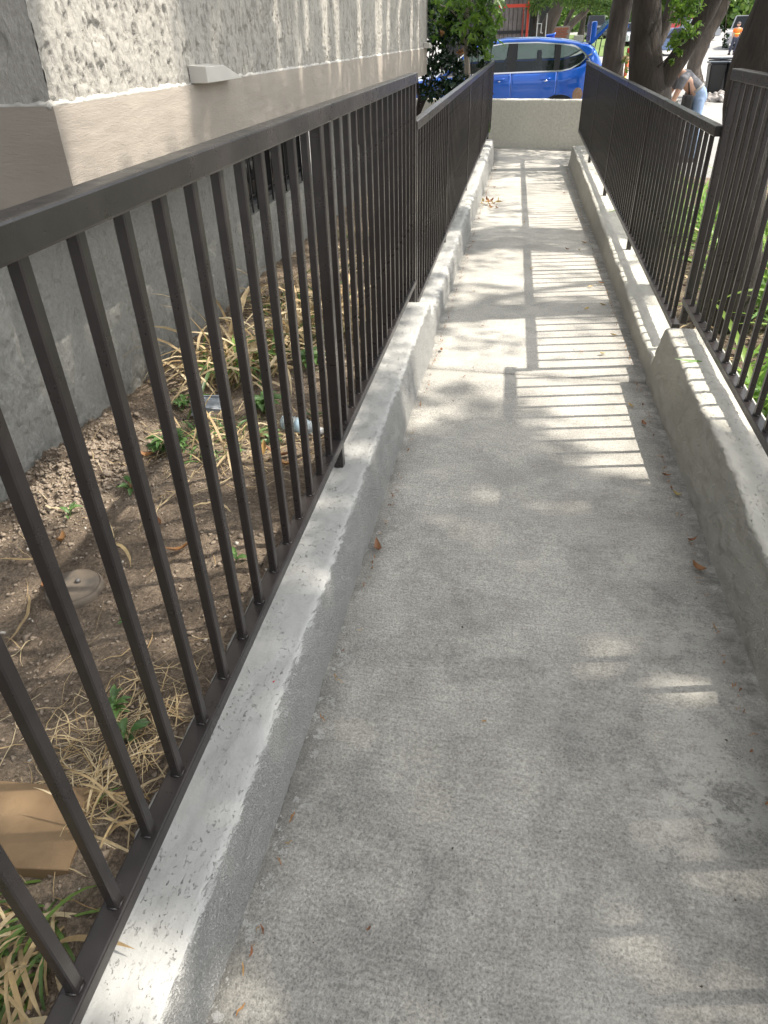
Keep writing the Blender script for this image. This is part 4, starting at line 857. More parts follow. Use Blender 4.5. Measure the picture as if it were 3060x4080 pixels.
for P_ in ([(.02, 0, 1.1), (.02, 0, 2.3)], [(.0, 0, 1.95), (.14, 0, 1.95), (.14, 0, 1.72), (.2, 0, 1.72)], [(.28, 0, 1.3), (.28, 0, 2.2)]): link('pipe', tube(P_, [.013]*len(P_), 6), M_WH, wp)
df = empty('dark_fence', (2, 33.5, GZ), 0, 'dark screen fence under the trees behind the car', 'fence')
link('panel', box(-5.5, -1.22, 0, .1, 0, 4.5), mat('dark_screen', (.03, .032, .03), .9), df)
for a, b in (((-2.6, 1.75), (-1.2, 1.28)), ((-3.1, 2.6), (-1.9, 2.0))): link('brace', tube([(a[0], -.05, a[1]), (b[0], -.05, b[1])], [.02, .02], 6), mat('grey_brace', (.25, .25, .25), .5), df)
bw = empty('brick_pier', (.95, 31, GZ), 0, 'small red brick pier between two trunks', 'pier')
M_BRK = m_ground('red_brick', (.22, .085, .05), (.30, .12, .08), 20)
for r in range(14):
    for c in range(3): link('brick', box(-.33+c*.22+(.06 if r % 2 else 0), -.33+c*.22+.205+(.06 if r % 2 else 0), 0, .12, .75+r*.08, .75+r*.08+.066, .004), M_BRK, bw)
link('core', box(-.34, .42, .02, .13, 0, 1.9), mat('mortar', (.25, .23, .2), .9), bw)
ub = empty('utility_box', (1.70, 31, GZ), 0, 'pale square utility box at the edge of the bright driveway', 'utility box')
link('cabinet', box(-.16, .16, -.15, .15, 0, 1.62, .02), mat('beige_box', (.30, .30, .27), .6), ub); link('door', box(-.13, .13, -.162, -.152, .1, 1.5, .004), mat('beige_door', (.33, .33, .30), .6), ub)
# striped marker between T1 and T2
mp = empty('marker_post', (1.93, 17, GZ), 0, 'slim red and yellow marker post glimpsed between two trunks', 'post')
link('base', box(-.10, .10, -.10, .10, 0, .05, .01), mat('black_rubber', (.03, .03, .03), .7), mp)
for (a, b, c_) in ((.05, .78, (.78, .76, .70)), (.78, .98, (.70, .50, .08)), (.98, 1.30, (.72, .16, .06)), (1.30, 1.45, (.55, .03, .03))): link('band', tube([(0, 0, a), (0, 0, b)], [.035, .035], 12), mat('band', c_, .5), mp)
# bins
def bin_(x, y, label, tilt=0, h=.82):
    e = empty('wheelie_bin', (x, y, GZ), tilt, label, 'bin'); mb_ = M_BIN
    bm = bmesh.new(); r = bmesh.ops.create_cube(bm, size=1)
    for v in r['verts']: t_ = v.co.z+.5; v.co = Vector((v.co.x*(.36+.12*t_), v.co.y*(.42+.14*t_), .06+t_*(h-.06)))
    bmesh.ops.bevel(bm, geom=bm.edges[:], offset=.03, segments=2, affect='EDGES'); link('bin_body', bm_mesh(bm), mb_, e)
    bm = bmesh.new(); box_bm(bm, -.26, .26, -.31, .31, 0, .05, .015)
    for v in bm.verts: v.co.z += .05*(1-(v.co.x/.26)**2)
    link('lid', bm_mesh(bm), M_LID, e, (0, 0, h+.006)); link('handle', tube([(-.2, .33, h-.02), (.2, .33, h-.02)], [.015, .015], 8), mb_, e)
    for s in (-1, 1):
        o = link('wheel', tube([(s*.22, .24, .08), (s*.17, .24, .08)], [.08, .08], 14), mb_, e)
    return e
M_BIN = mat('black_bin_plastic', (.018, .019, .021), .45); M_LID = mat('bin_lid', (.035, .045, .06), .3)
bin_(5.72, 26.7, 'dark bin left of the row beside the leaning trunk'); bin_(6.22, 26.5, 'dark bin in the middle of the row behind the rubble'); bin_(6.72, 26.4, 'dark bin at the right end half hidden by the thick trunk'); bin_(5.95, 27.4, 'dark bin with a crooked lid standing behind the row', .4, .9)
# rubble pile
rb = empty('rubble_pile', (5.6, 24.6, GZ), 0, 'heap of broken pale concrete in front of the bins', 'rubble')
M_RUB = m_ground('rubble', (.30, .27, .25), (.48, .44, .41), 10)
for k in range(60):
    bm = bmesh.new(); bmesh.ops.create_icosphere(bm, subdivisions=1, radius=1)
    s = random.uniform(.05, .16)
    for v in bm.verts: v.co = Vector((v.co.x*s*random.uniform(.7, 1.4), v.co.y*s*random.uniform(.7, 1.3), v.co.z*s*random.uniform(.3, .7)))
    x = random.gauss(0, .38); y = random.gauss(0, .3); link('concrete_chunk', bm_mesh(bm), M_RUB, rb, (x, y, max(.03, .20-.35*abs(x)-.2*abs(y)+random.uniform(-.06, .05))), (random.random(), random.random(), random.random()*6))

# ------------------------------------------------------------ blue car (side on)
CY = 15.95; CW = 1.77; CG = H-1.72     # near side y, width, ground
car = empty('parked_car', (-.65, CY+CW/2, CG), 0, 'blue hatchback parked side on behind the end wall with its tailgate raised', 'car')
mp_ = mat('blue_car_paint', (.004, .10, .52), .28, .35, **{'Coat Weight': 1.0, 'Coat Roughness': .04})
M_PAINT = mp_; M_CHR = mat('chrome_strip', (.75, .75, .76), .18, 1.0); M_GLASS = mat('car_glass', (.11, .16, .155), .02, **{'Transmission Weight': .94, 'IOR': 1.45}); M_TRB = mat('black_trim', (.012, .012, .013), .35)
M_TY = mat('tyre_rubber', (.02, .02, .02), .8); M_RIM = mat('rim', (.5, .5, .52), .3, .9); M_SEAT = mat('seat_cloth', (.06, .06, .065), .9)
def interp(xs, ys, x): return float(np.interp(x, xs, ys))
TOPX = [-2.15, -2.10, -1.7, -1.15, -.60, -.25, .2, .8, 1.3, 1.75, 1.93, 2.1]; TOPZ = [.62, .78, .96, 1.06, 1.42, 1.56, 1.63, 1.62, 1.57, 1.48, 1.30, .95]
def belt(x): return interp([-2.15, -1.2, -.3, .6, 1.3, 1.62, 1.75, 2.1], [.80, 1.00, 1.06, 1.08, 1.09, 1.16, 1.24, 1.28], x)
def roofz(x): return interp([-.55, -.25, .2, .8, 1.3, 1.78, 1.88], [1.45, 1.57, 1.63, 1.63, 1.59, 1.51, 1.45], x)
def halfw(x, z):
    w = interp([-2.2, -2.0, -1.6, -1.0, 0, 1.0, 1.6, 1.95, 2.14], [.50, .72, .84, .875, .885, .88, .85, .77, .60], x)
    b = belt(x)
    if z < .35: k = .93+.07*(z-.18)/.17
    elif z < b: t_ = (z-.35)/(b-.35); k = 1-.05*abs(t_-.5)**1.5-.045*max(0, (t_-.80)/.20)**1.3+.010*max(0, 1-abs(t_-.80)/.10)
    else: k = (1-.0177-.045)-(z-b)*.40
    return w*k
def side_panel(poly_x, zlo, zhi, nz=12, off=0, s=1, flange=True):
    V = []; F = []
    for x in poly_x:
        a, b = zlo(x), zhi(x)
        for k in range(nz+1): z = a+(b-a)*k/nz; V.append((x, -s*(halfw(x, z)+off), z))
    n = nz+1
    for i in range(len(poly_x)-1):
        for k in range(nz): q = (i*n+k, (i+1)*n+k, (i+1)*n+k+1, i*n+k+1); F.append(q if s > 0 else q[::-1])
    return mesh(V, F, 'm', True)
FA, RA, WR = -1.33, 1.30, .33
def zlo_body(x):
    z = .22
    for ax in (FA, RA):
        d = abs(x-ax)
        if d < .40: z = max(z, .31+math.sqrt(.40**2-d*d))
    if x < -1.95: z = .25
    return z
def solid(me, th_=.012): return me
xs = lambda a, b, n=24: list(np.linspace(a, b, n))
def add_mod(o, th_=.01): m_ = o.modifiers.new('s', 'SOLIDIFY'); m_.thickness = th_; m_.offset = -1 ; return o
for s in (1, -1):
    near = s == 1
    hood_top = lambda x: min(belt(x), interp(TOPX, TOPZ, x)-.03)
    o = add_mod(link('front_wing', side_panel(xs(-2.14, -.99, 40), zlo_body, hood_top, 12, 0, s), M_PAINT, car))
    d1 = add_mod(link('front_door', side_panel(xs(-.982, .338), lambda x: .26, lambda x: belt(x), 14, 0, s), M_PAINT, car))
    d2 = add_mod(link('rear_door', side_panel(xs(.346, 1.20, 24), lambda x: max(.26, zlo_body(x)+.012), lambda x: belt(x), 14, 0, s), M_PAINT, car))
    add_mod(link('quarter_panel', side_panel(xs(1.208, 2.14, 34), lambda x: zlo_body(x) if x < 1.9 else .35, lambda x: belt(x) if x < 1.72 else interp([1.72, 1.86, 2.0, 2.14], [belt(1.72), 1.44, 1.24, .93], x), 14, 0, s), M_PAINT, car))
    link('sill_trim', side_panel(xs(-.92, .90, 12), lambda x: .17, lambda x: .25, 2, .004, s), M_TRB, car)
    # greenhouse: roof side rail, pillars, glass
    wt = lambda x: roofz(x)-.085
    def wlo(x): return belt(x)+.018
    def roofside(x): return wt(x)+.022
    add_mod(link('roof_rail', side_panel(xs(-.55, 1.86, 40), lambda x: roofside(x) if x < 1.5 else max(belt(min(x, 1.72))+.0, wt(x)-max(0, x-1.46)**1.6*1.05+.028), lambda x: roofz(x)-.03, 5, 0, s), M_PAINT, car))
    def glass(a, b, lo=wlo, hi=wt, n=16): return link('side_window', side_panel(xs(a, b, n), lo, hi, 8, -.006, s), M_GLASS, car)
    glass(-.80, .25, wlo, lambda x: min(wt(x), 1.06+.02+(x+.84)*1.15) if x < -.3 else wt(x)); glass(.42, 1.13)
    glass(1.24, 1.79, lambda x: wlo(x)+max(0, x-1.45)*.28, lambda x: wt(x)-max(0, x-1.46)**1.6*1.05)
    for a, b in ((.25, .42), (1.13, 1.24)): link('pillar', side_panel(xs(a, b, 5), wlo, wt, 6, -.002, s), M_TRB, car)
    link('a_pillar', side_panel(xs(-1.0, -.3, 14), lambda x: max(belt(x), 1.02+(x+.98)*.78), lambda x: max(belt(x)+.004, 1.06+(x+.98)*.80), 3, 0, s), M_PAINT, car)
    link('chrome_strip', side_panel(xs(-.95, 1.45, 30), lambda x: belt(x)-.004, lambda x: belt(x)+.019, 1, .006, s), M_CHR, car)
    link('chrome_strip', side_panel(xs(1.45, 1.82, 10), lambda x: wlo(x)+max(0, x-1.45)*.28-.024, lambda x: wlo(x)+max(0, x-1.45)*.28, 1, .008, s), M_CHR, car)
    link('chrome_strip', side_panel(xs(-.45, 1.40, 30), lambda x: wt(x)+.001, lambda x: wt(x)+.019, 1, .003, s), M_CHR, car)
    link('chrome_strip', side_panel(xs(1.40, 1.82, 12), lambda x: wt(x)-max(0, x-1.46)**1.6*1.05, lambda x: wt(x)-max(0, x-1.46)**1.6*1.05+.030, 1, .006, s), M_CHR, car)
    for dr, hx in ((d1, .12), (d2, 1.00)):
        zz = 1.0; hw_ = halfw(hx, zz-.03)
        link('handle', (lambda: (lambda m_: m_)(tube([(hx-.10, -s*(hw_+.012), zz-.035), (hx-.05, -s*(hw_+.03), zz-.03), (hx+.05, -s*(hw_+.03), zz-.022), (hx+.10, -s*(hw_+.010), zz-.016)], [.010, .013, .013, .009], 8)))(), M_PAINT, dr)
        link('handle_cup', tube([(hx-.05, -s*(hw_-.004), zz-.06), (hx, -s*(hw_+.002), zz-.062), (hx+.04, -s*(hw_-.004), zz-.055)], [.008, .014, .008], 8), M_CHR if near else M_TRB, dr)
    tl = link('tail_light', side_panel(xs(1.95, 2.13, 8), lambda x: .86, lambda x: interp([1.95, 2.13], [1.20, .93], x), 5, .006, s), mat('tail_lamp_red', (.25, .01, .01), .15), car)
    for ax in (FA, RA):
        w = link('wheel', tube([(ax, -s*.86, .33), (ax, -s*.66, .33)], [.33, .33], 28), M_TY, car)
        link('rim', tube([(ax, -s*.868, .33), (ax, -s*.80, .33)], [.215, .20], 20), M_RIM, w)
# door seams as real grooves come from the panel gaps; dark inner liner behind
link('inner_body', join_meshes([(box(-2.0, 1.9, -.70, .70, .25, .62), Matrix()), (box(-1.95, -.95, -.72, .72, .62, .88), Matrix())]), M_TRB, car)
for s in (1, -1):
    link('door_liner', side_panel(xs(-1.0, 1.72, 30), lambda x: .62 if abs(x-RA) > .43 else .74, lambda x: belt(x)-.02, 5, -.035, s), M_TRB, car)
# roof, hood, screens
def cross(xsl, zf, wf, n=14, crown=.05):
    V = []; F = []
    for x in xsl:
        w = wf(x); z = zf(x)
        for k in range(n+1): t_ = -1+2*k/n; V.append((x, t_*w, z+crown*(1-abs(t_)**3)))
    for i in range(len(xsl)-1):
        for k in range(n): F.append((i*(n+1)+k, (i+1)*(n+1)+k, (i+1)*(n+1)+k+1, i*(n+1)+k+1))
    return mesh(V, F, 'm', True)
add_mod(link('roof', cross(xs(-.52, 1.86, 24), lambda x: roofz(x)-.03, lambda x: halfw(x, roofz(x)-.03)), M_PAINT, car))
add_mod(link('bonnet', cross(xs(-2.12, -.95, 20), lambda x: min(belt(x), interp(TOPX, TOPZ, x)-.03), lambda x: halfw(x, min(belt(x), interp(TOPX, TOPZ, x)-.03)), crown=.055), M_PAINT, car))
link('windscreen', cross(xs(-1.12, -.52, 10), lambda x: interp([-1.12, -.52], [1.03, 1.425], x), lambda x: interp([-1.12, -.52], [.80, .66], x), crown=.05), M_GLASS, car)
add_mod(link('front_bumper', cross(xs(-2.16, -2.10, 3), lambda x: interp([-2.16, -2.10], [.30, .77], x), lambda x: .55), M_PAINT, car))
link('rear_bumper', box(1.98, 2.14, -.66, .66, .30, .62, .04), M_PAINT, car)
for (a, b) in ((-.10, .42), (.62, .98)):
    for sy in (-.38, .38):
        if a > .5: link('seat', box(.75, .92, sy-.24, sy+.24, .55, 1.12, .05), M_SEAT, car); link('headrest', box(.80, .90, sy-.12, sy+.12, 1.13, 1.30, .04), M_SEAT, car)
        else: link('seat', box(.18, .34, sy-.23, sy+.23, .55, 1.18, .05), M_SEAT, car); link('headrest', box(.22, .32, sy-.12, sy+.12, 1.20, 1.38, .04), M_SEAT, car)
link('dashboard', box(-.95, -.62, -.70, .70, .8, 1.04, .04), M_TRB, car)
link('fuel_flap', side_panel(xs(1.42, 1.64, 8), lambda x: .84, lambda x: 1.00, 6, .006, 1), M_PAINT, car)
link('roof_fin', tube([(.95, 0, 1.655), (1.10, 0, 1.66), (1.13, 0, 1.70)], [.02, .03, .006], 8), M_PAINT, car)
# raised tailgate
tg = link('tailgate', mesh([(1.80, -.60, 1.50), (1.80, .60, 1.50), (2.14, .62, 1.84), (2.14, -.62, 1.84), (2.42, .60, 1.74), (2.42, -.60, 1.74)], [(0, 1, 2, 3), (3, 2, 4, 5)]), M_PAINT, car); add_mod(tg, .05)
link('rear_glass', mesh([(1.92, -.50, 1.65), (1.92, .50, 1.65), (2.10, .50, 1.83), (2.10, -.50, 1.83)], [(0, 1, 2, 3)]), M_GLASS, tg)
link('spoiler', (lambda bm: (box_bm(bm, 1.76, 1.86, -.60, .60, 1.52, 1.86, .03), bm_mesh(bm))[1])(bmesh.new()), M_PAINT, tg, None, None)
for s in (-1, 1): link('gas_strut', tube([(1.93, s*.60, 1.15), (1.98, s*.60, 1.70)], [.010, .010], 8), M_TRB, tg)

# ------------------------------------------------------------ simple far vehicles
def far_car(loc, rz, col, label, size=(4.4, 1.8, 1.5), cat='car', suv=False, nm='parked_car'):
    L, W, Hh = size; e = empty(nm, loc, rz, label, cat); mp2 = mat('paint', col, .3, .2, **{'Coat Weight': 1.0})
    bh = Hh*.60; k = .30 if not suv else .24
    pr = [(-L/2, .28), (-L/2, bh*.80), (-L/2+.25, bh*.95), (-L/2+L*k, bh), (L/2-.12, bh), (L/2, bh*.85), (L/2, .28)]
    bm = bmesh.new(); A = [bm.verts.new((x, -W/2, z)) for x, z in pr]; B = [bm.verts.new((x, W/2, z)) for x, z in pr]; n = len(pr)
    bm.faces.new(A); bm.faces.new(B[::-1])
    for i in range(n): bm.faces.new((A[i], A[(i+1) % n], B[(i+1) % n], B[i]))
    bmesh.ops.bevel(bm, geom=bm.edges[:], offset=.06, segments=2, affect='EDGES'); link('body', bm_mesh(bm, smooth=False), mp2, e)
    tx0, tx1 = -L/2+L*k, L/2-.15; t2x0, t2x1 = tx0+(.55 if not suv else .3), tx1-(.45 if not suv else .12)
    bm = bmesh.new(); lo = [(tx0, bh-.02), (tx1, bh-.02)]; hi = [(t2x0, Hh), (t2x1, Hh)]
    v = [bm.verts.new((lo[0][0], -W/2+.06, lo[0][1])), bm.verts.new((lo[1][0], -W/2+.06, lo[1][1])), bm.verts.new((lo[1][0], W/2-.06, lo[1][1])), bm.verts.new((lo[0][0], W/2-.06, lo[0][1])),
         bm.verts.new((hi[0][0], -W/2+.2, Hh)), bm.verts.new((hi[1][0], -W/2+.2, Hh)), bm.verts.new((hi[1][0], W/2-.2, Hh)), bm.verts.new((hi[0][0], W/2-.2, Hh))]
    for f in ((0, 1, 5, 4), (1, 2, 6, 5), (2, 3, 7, 6), (3, 0, 4, 7), (4, 5, 6, 7)): bm.faces.new([v[i] for i in f])
    bmesh.ops.bevel(bm, geom=bm.edges[:], offset=.04, segments=2, affect='EDGES'); link('cabin', bm_mesh(bm), mp2, e)
    # windows just proud of the cabin faces
    def quad(pts, nm_='window', mt=M_DGL):
        c = sum((Vector(p) for p in pts), Vector())/4; nrm_ = (Vector(pts[1])-Vector(pts[0])).cross(Vector(pts[3])-Vector(pts[0])).normalized()
        q = [c+(Vector(p)-c)*.88+nrm_*.012 for p in pts]; bm2 = bmesh.new(); vv = [bm2.verts.new(p) for p in q]; bm2.faces.new(vv); link(nm_, bm_mesh(bm2), mt, e)
    cs = [x.co.copy() for x in []]
    P = [(tx0, -W/2+.06, bh), (tx1, -W/2+.06, bh), (tx1, W/2-.06, bh), (tx0, W/2-.06, bh), (t2x0, -W/2+.2, Hh), (t2x1, -W/2+.2, Hh), (t2x1, W/2-.2, Hh), (t2x0, W/2-.2, Hh)]
    mid = (tx0+tx1)/2; midt = (t2x0+t2x1)/2
    for f in ([P[0], (mid, -W/2+.06, bh), (midt, -W/2+.2, Hh), P[4]], [(mid, -W/2+.06, bh), P[1], P[5], (midt, -W/2+.2, Hh)], [P[1], P[2], P[6], P[5]], [P[3], P[0], P[4], P[7]], [P[2], P[3], P[7], P[6]]): quad(f)
    for x in (-L/2+.8, L/2-.8):
        for s in (-1, 1):
            w = link('wheel', tube([(x, s*(W/2+.01), .33), (x, s*(W/2-.2), .33)], [.33, .33], 16), M_TY, e); link('rim', tube([(x, s*(W/2+.02), .33), (x, s*(W/2-.05), .33)], [.2, .18], 12), M_RIM, w)
    for s in (-1, 1):
        link('headlight', box(-L/2-.015, -L/2+.03, s*W*.34-.14, s*W*.34+.14, bh*.62, bh*.80, .01), mat('lamp_glass', (.7, .7, .68), .2), e)
        link('tail_light', box(L/2-.03, L/2+.015, s*W*.38-.1, s*W*.38+.1, bh*.6, bh*.85, .01), mat('lamp_red', (.4, .01, .01), .2), e)
    link('grille', box(-L/2-.02, -L/2+.02, -W*.2, W*.2, bh*.42, bh*.78, .01), M_TRB, e)
    return e
gz = lambda y: GZ-.012+min(60, max(0, y-50))*.035
far_car((5.85, 82, gz(80)), math.radians(95), (.03, .035, .04), 'dark off road vehicle facing the camera beyond the bright lawn', (4.4, 1.85, 1.85), 'car', True)
far_car((9.3, 58, gz(58)), math.radians(10), (.10, .16, .30), 'slate blue parked car seen through the leafy sprig', (4.4, 1.8, 1.5))
far_car((13.2, 74, gz(74)), math.radians(12), (.35, .37, .40), 'silver parked car further back behind the leafy sprig', (4.4, 1.8, 1.5))
far_car((7.8, 70, gz(70)), math.radians(60), (.5, .52, .55), 'white parked car glimpsed in the gap between two trunks', (4.3, 1.8, 1.5))
far_car((15.2, 64, gz(64)), math.radians(70), (.42, .43, .44), 'silver pickup standing behind the worker in orange', (5.2, 1.95, 1.9), 'truck', True, 'parked_truck')
far_car((13.0, 84, gz(84)), math.radians(15), (.45, .05, .06), 'dull red car furthest back up the street', (4.4, 1.8, 1.5))

# ------------------------------------------------------------ people
def skin_body(verts, edges, rads, matl, parent, nm, sub=2, root=0):
    me = bpy.data.meshes.new(nm); me.from_pydata(verts, edges, []); me.update()
    o = link(nm, me, matl, parent); m1 = o.modifiers.new('skin', 'SKIN'); m1.use_smooth_shade = True
    sl = me.skin_vertices[0].data if me.skin_vertices else None
    if sl is None:
        bm = bmesh.new(); bm.from_mesh(me); bm.verts.layers.skin.verify(); bm.to_mesh(me); bm.free(); sl = me.skin_vertices[0].data
    for i, r in enumerate(rads): sl[i].radius = (r, r) if not hasattr(r, '__len__') else r; sl[i].use_root = (i == root)
    m2 = o.modifiers.new('sub', 'SUBSURF'); m2.levels = sub; m2.render_levels = sub
    return o
M_SKIN = mat('skin', (.55, .33, .24), .55, **{'Subsurface Weight': .1}); M_HAIRD = mat('dark_hair', (.03, .022, .018), .5); M_TEE = m_ground('grey_tee', (.13, .13, .145), (.17, .17, .185), 30); M_JEAN = m_ground('pale_denim', (.22, .32, .50), (.36, .46, .64), 12)
def hand(parent, p, d, side, sc=1):
    """palm with five bent fingers, pointing along d from wrist p"""
    p = Vector(p); d = Vector(d).normalized(); s = d.cross(Vector((0, 1, 0))); s = s.normalized() if s.length > .1 else Vector((0, 1, 0)); nn = s.cross(d)
    V = [p, p+d*.045*sc, p+d*.085*sc]; E_ = [(0, 1), (1, 2)]; R_ = [.021, (.036, .016), (.038, .014)]
    V2 = [tuple(v) for v in V]; o = skin_body(V2, E_, [r if hasattr(r, '__len__') else (r, r) for r in R_], M_SKIN, parent, 'hand', 1)
    for k, (off, L) in enumerate(((-.030, .065), (-.010, .075), (.010, .07), (.030, .055))):
        a = p+d*.07*sc+s*off*sc; b = a+d*.035*sc+nn*.004; c = b+d*L*.35*sc+nn*.012*sc; e = c+d*L*.2*sc+nn*.018*sc
        link('finger', tube([a, b, c, e], [.0095, .009, .008, .006], 8), M_SKIN, o)
    a = p+d*.03*sc+s*side*.03*sc; link('thumb', tube([a, a+d*.03*sc+s*side*.02*sc, a+d*.055*sc+s*side*.022*sc+nn*.01], [.011, .010, .007], 8), M_SKIN, o)
# person bending over: body as one mesh (skin), clothes as children
PX, PY = 2.58, 12.85; pe = empty('person', (PX, PY, GZ), 0, 'person in grey t-shirt and pale jeans bending forward beyond the right railing', 'person')
def rel(l): return [(x, y, z) for x, y, z in l]
hip = (-.01, 0, .91); chest = (-.24, 0, 1.13); neck = (-.34, -.02, 1.22)
V = rel([hip, (-.14, 0, 1.02), chest, neck, (-.40, -.02, 1.24),
         (-.30, -.17, 1.13), (-.36, -.19, .93), (-.42, -.14, .74), (-.30, .17, 1.13), (-.40, .19, .93), (-.50, .12, .78),
         (.01, -.07, .84), (.01, -.10, .48), (.07, -.11, .09), (-.03, -.11, .045), (.01, .07, .84), (-.005, .12, .48), (.05, .13, .09), (-.05, .13, .045)])
E_ = [(0, 1), (1, 2), (2, 3), (3, 4), (2, 5), (5, 6), (6, 7), (2, 8), (8, 9), (9, 10), (0, 11), (11, 12), (12, 13), (13, 14), (0, 15), (15, 16), (16, 17), (17, 18)]
R_ = [.085, .09, .10, .05, .05, .055, .042, .030, .055, .042, .030, .055, .045, .035, .035, .055, .045, .035, .035]
skin_body(V, E_, R_, M_SKIN, pe, 'body')
# shirt
def garment(nm, tubes, matl, parent, squash=1.0):
    ms_ = [(tube(p, r, 16), Matrix()) for p, r in tubes]; me = join_meshes(ms_, True)
    for v in me.vertices:
        k = 1+.05*math.sin(v.co.z*55+v.co.y*30); v.co.y *= squash; v.co.x += .004*math.sin(v.co.z*70+v.co.y*40)
    o = link(nm, me, matl, parent); rm = o.modifiers.new('r', 'REMESH'); rm.mode = 'VOXEL'; rm.voxel_size = .014; rm.use_smooth_shade = True
    sm = o.modifiers.new('s', 'SMOOTH'); sm.iterations = 6; return o
garment('shirt', [([(-.03, 0, .95), (-.09, 0, 1.02), (-.17, 0, 1.08), (-.25, -.005, 1.14), (-.33, -.01, 1.19)], [.112, .106, .106, .112, .07]),
                  ([(-.25, -.06, 1.15), (-.30, -.16, 1.12), (-.345, -.185, .99)], [.072, .066, .056]), ([(-.25, .06, 1.15), (-.30, .16, 1.12), (-.36, .19, .99)], [.072, .066, .056])], M_TEE, pe)
garment('jeans', [([(-.06, 0, .985), (-.02, 0, .93), (.0, 0, .86), (.0, 0, .80)], [.112, .128, .130, .11]),
                  ([(.0, -.06, .86), (.0, -.085, .66), (.01, -.10, .48), (.04, -.11, .28), (.065, -.11, .07)], [.088, .086, .078, .080, .090]),
                  ([(.0, .06, .86), (.0, .085, .66), (-.005, .12, .48), (.02, .13, .28), (.045, .13, .07)], [.088, .086, .078, .080, .090])], M_JEAN, pe)
for sy, px in ((-.11, 0), (.13, -.02)):
    link('shoe', (lambda bm: (box_bm(bm, -.20+px, .10+px, sy-.05, sy+.05, 0, .09, .03), bm_mesh(bm, smooth=True))[1])(bmesh.new()), M_TRB, pe)
link('belt', tube([(-.045, 0, .968), (-.065, 0, .992)], [.124, .120], 16), mat('grey_belt', (.35, .35, .34), .6), pe)
bag = link('waist_bag', box(-.24, -.10, -.20, .02, .66, .92, .04), mat('black_bag', (.02, .02, .022), .6), pe)
link('strap', tube([(-.16, -.10, .92), (-.20, -.12, 1.08)], [.010, .010], 6), M_TRB, pe)
hd = link('head', (lambda bm: (bmesh.ops.create_uvsphere(bm, u_segments=20, v_segments=14, radius=.10), [setattr(v, 'co', Vector((v.co.x*1.12, v.co.y*.86, v.co.z*1.0))) for v in bm.verts], bm_mesh(bm, smooth=True))[2])(bmesh.new()), M_SKIN, pe, (-.44, -.02, 1.26))
link('hair', (lambda bm: (bmesh.ops.create_uvsphere(bm, u_segments=18, v_segments=12, radius=.108), [setattr(v, 'co', Vector((v.co.x*1.12+.015, v.co.y*.9, v.co.z*1.02+.018))) for v in bm.verts], bm_mesh(bm, smooth=True))[2])(bmesh.new()), M_HAIRD, hd)
link('nose', lathe([(.012, 0), (.008, .02), (.003, .028)], 8), M_SKIN, hd, (-.12, 0, -.035), (0, -1.6, 0))
for sy in (-1, 1): link('ear', lathe([(.018, 0), (.020, .008), (.012, .014)], 10), M_SKIN, hd, (.01, sy*.086, -.03), (PI/2*-sy, 0, 0))
hand(pe, (-.42, -.14, .74), (-.15, .05, -1), 1, .95); hand(pe, (-.50, .12, .78), (-.25, -.05, -1), -1, .95)
bk = empty('bucket', (2.20, 12.55, GZ), 0, 'off white bucket in front of the bending person', 'bucket')
link('bucket_body', lathe([(.075, .0), (.095, .74), (.10, .75), (.10, .79), (.088, .79), (.085, .74)], 20), mat('cream_plastic', (.62, .60, .52), .5), bk)
# child seated behind the end wall: only the top of the head shows
ch = empty('person', (.90, 14.75, GZ), 0, 'seated child with light brown tied hair showing just above the end wall', 'person')
skin_body([(0, 0, .30), (0, 0, .45), (0, 0, .60), (0, 0, .70), (-.13, 0, .58), (-.20, .05, .42), (-.18, .18, .36), (.13, 0, .58), (.20, .05, .42), (.18, .18, .36), (-.08, .02, .28), (-.10, .30, .34), (-.10, .34, .06), (.08, .02, .28), (.10, .30, .34), (.10, .34, .06)],
          [(0, 1), (1, 2), (2, 3), (2, 4), (4, 5), (5, 6), (2, 7), (7, 8), (8, 9), (0, 10), (10, 11), (11, 12), (0, 13), (13, 14), (14, 15)], [.11, .10, .10, .045, .045, .032, .024, .045, .032, .024, .07, .055, .035, .07, .055, .035], M_SKIN, ch, 'body')
skin_body([(0, 0, .28), (0, 0, .45), (0, 0, .60), (-.13, 0, .58), (.13, 0, .58)], [(0, 1), (1, 2), (2, 3), (2, 4)], [.13, .118, .115, .06, .06], mat('pink_top', (.6, .35, .4), .8), ch, 'top')
chd = link('head', (lambda bm: (bmesh.ops.create_uvsphere(bm, u_segments=20, v_segments=14, radius=.09), [setattr(v, 'co', Vector((v.co.x*.86, v.co.y, v.co.z*1.1))) for v in bm.verts], bm_mesh(bm, smooth=True))[2])(bmesh.new()), M_SKIN, ch, (0, 0, .80))
mh = m_bark('light_brown_hair', (.26, .15, .09), (.50, .33, .21), 60)
link('hair', (lambda bm: (bmesh.ops.create_uvsphere(bm, u_segments=20, v_segments=14, radius=.098), [setattr(v, 'co', Vector((v.co.x*.9, v.co.y-.012, v.co.z*1.12+.012))) for v in bm.verts], bm_mesh(bm, smooth=True))[2])(bmesh.new()), mh, chd)
link('ponytail', tube([(0, -.09, .07), (-.03, -.13, .02), (-.06, -.13, -.08), (-.07, -.12, -.2)], [.02, .036, .034, .012], 10), mh, chd)
link('nose', lathe([(.010, 0), (.007, .015), (.003, .02)], 8), M_SKIN, chd, (0, .09, -.01), (-1.6, 0, 0))
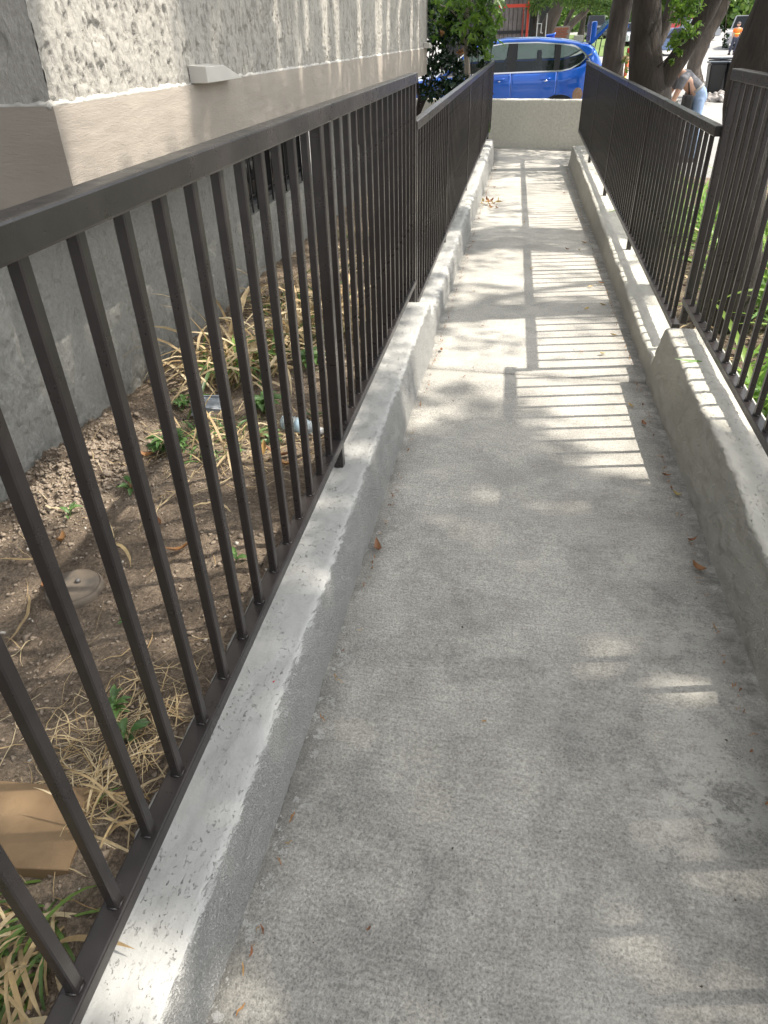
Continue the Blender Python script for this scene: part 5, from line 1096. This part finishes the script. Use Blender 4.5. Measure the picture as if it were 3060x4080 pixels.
# worker in orange far down the street
wk = empty('person', (13.0, 57, gz(57)), 0, 'worker in orange high visibility vest and dark trousers standing on the far paving', 'person')
V = [(0, 0, .95), (0, 0, 1.15), (0, 0, 1.38), (0, 0, 1.50), (-.18, 0, 1.38), (-.26, -.03, 1.12), (-.22, -.12, .92), (.18, 0, 1.38), (.25, -.03, 1.12), (.22, -.14, .95), (-.10, 0, .88), (-.16, 0, .48), (-.22, 0, .08), (-.23, -.12, .04), (.10, 0, .88), (.10, .03, .48), (.06, .06, .08), (.06, -.08, .04)]
E_ = [(0, 1), (1, 2), (2, 3), (2, 4), (4, 5), (5, 6), (2, 7), (7, 8), (8, 9), (0, 10), (10, 11), (11, 12), (12, 13), (0, 14), (14, 15), (15, 16), (16, 17)]
skin_body(V, E_, [.14, .13, .15, .055, .06, .045, .035, .06, .045, .035, .09, .07, .05, .045, .09, .07, .05, .045], M_SKIN, wk, 'body')
M_ORG = mat('orange_vest', (.85, .20, .02), .7)
skin_body([(0, 0, .92), (0, 0, 1.15), (0, 0, 1.38), (-.19, 0, 1.37), (-.24, -.01, 1.2), (.19, 0, 1.37), (.24, -.01, 1.2)], [(0, 1), (1, 2), (2, 3), (3, 4), (2, 5), (5, 6)], [.17, .165, .175, .085, .07, .085, .07], M_ORG, wk, 'vest')
skin_body([(0, 0, .90), (-.10, 0, .85), (-.16, 0, .48), (-.22, 0, .10), (.10, 0, .85), (.10, .03, .48), (.06, .06, .10)], [(0, 1), (1, 2), (2, 3), (0, 4), (4, 5), (5, 6)], [.155, .11, .09, .08, .11, .09, .08], mat('dark_trousers', (.05, .055, .085), .8), wk, 'trousers')
for sx in (-.23, .06): link('boot', (lambda bm: (box_bm(bm, sx-.06, sx+.06, -.20, .10, 0, .11, .03), bm_mesh(bm))[1])(bmesh.new()), M_TRB, wk)
link('reflective_stripe', tube([(0, 0, 1.10), (0, 0, 1.15)], [.185, .185], 16), mat('yellow_stripe', (.75, .75, .2), .5), wk)
wh = link('head', (lambda bm: (bmesh.ops.create_uvsphere(bm, u_segments=16, v_segments=12, radius=.11), bm_mesh(bm, smooth=True))[1])(bmesh.new()), M_SKIN, wk, (0, -.02, 1.62))
link('cap', (lambda bm: (bmesh.ops.create_uvsphere(bm, u_segments=16, v_segments=12, radius=.12), [setattr(v, 'co', Vector((v.co.x, v.co.y, max(.01, v.co.z)+.02))) for v in bm.verts], bm_mesh(bm, smooth=True))[2])(bmesh.new()), mat('cap', (.12, .10, .10), .7), wh)
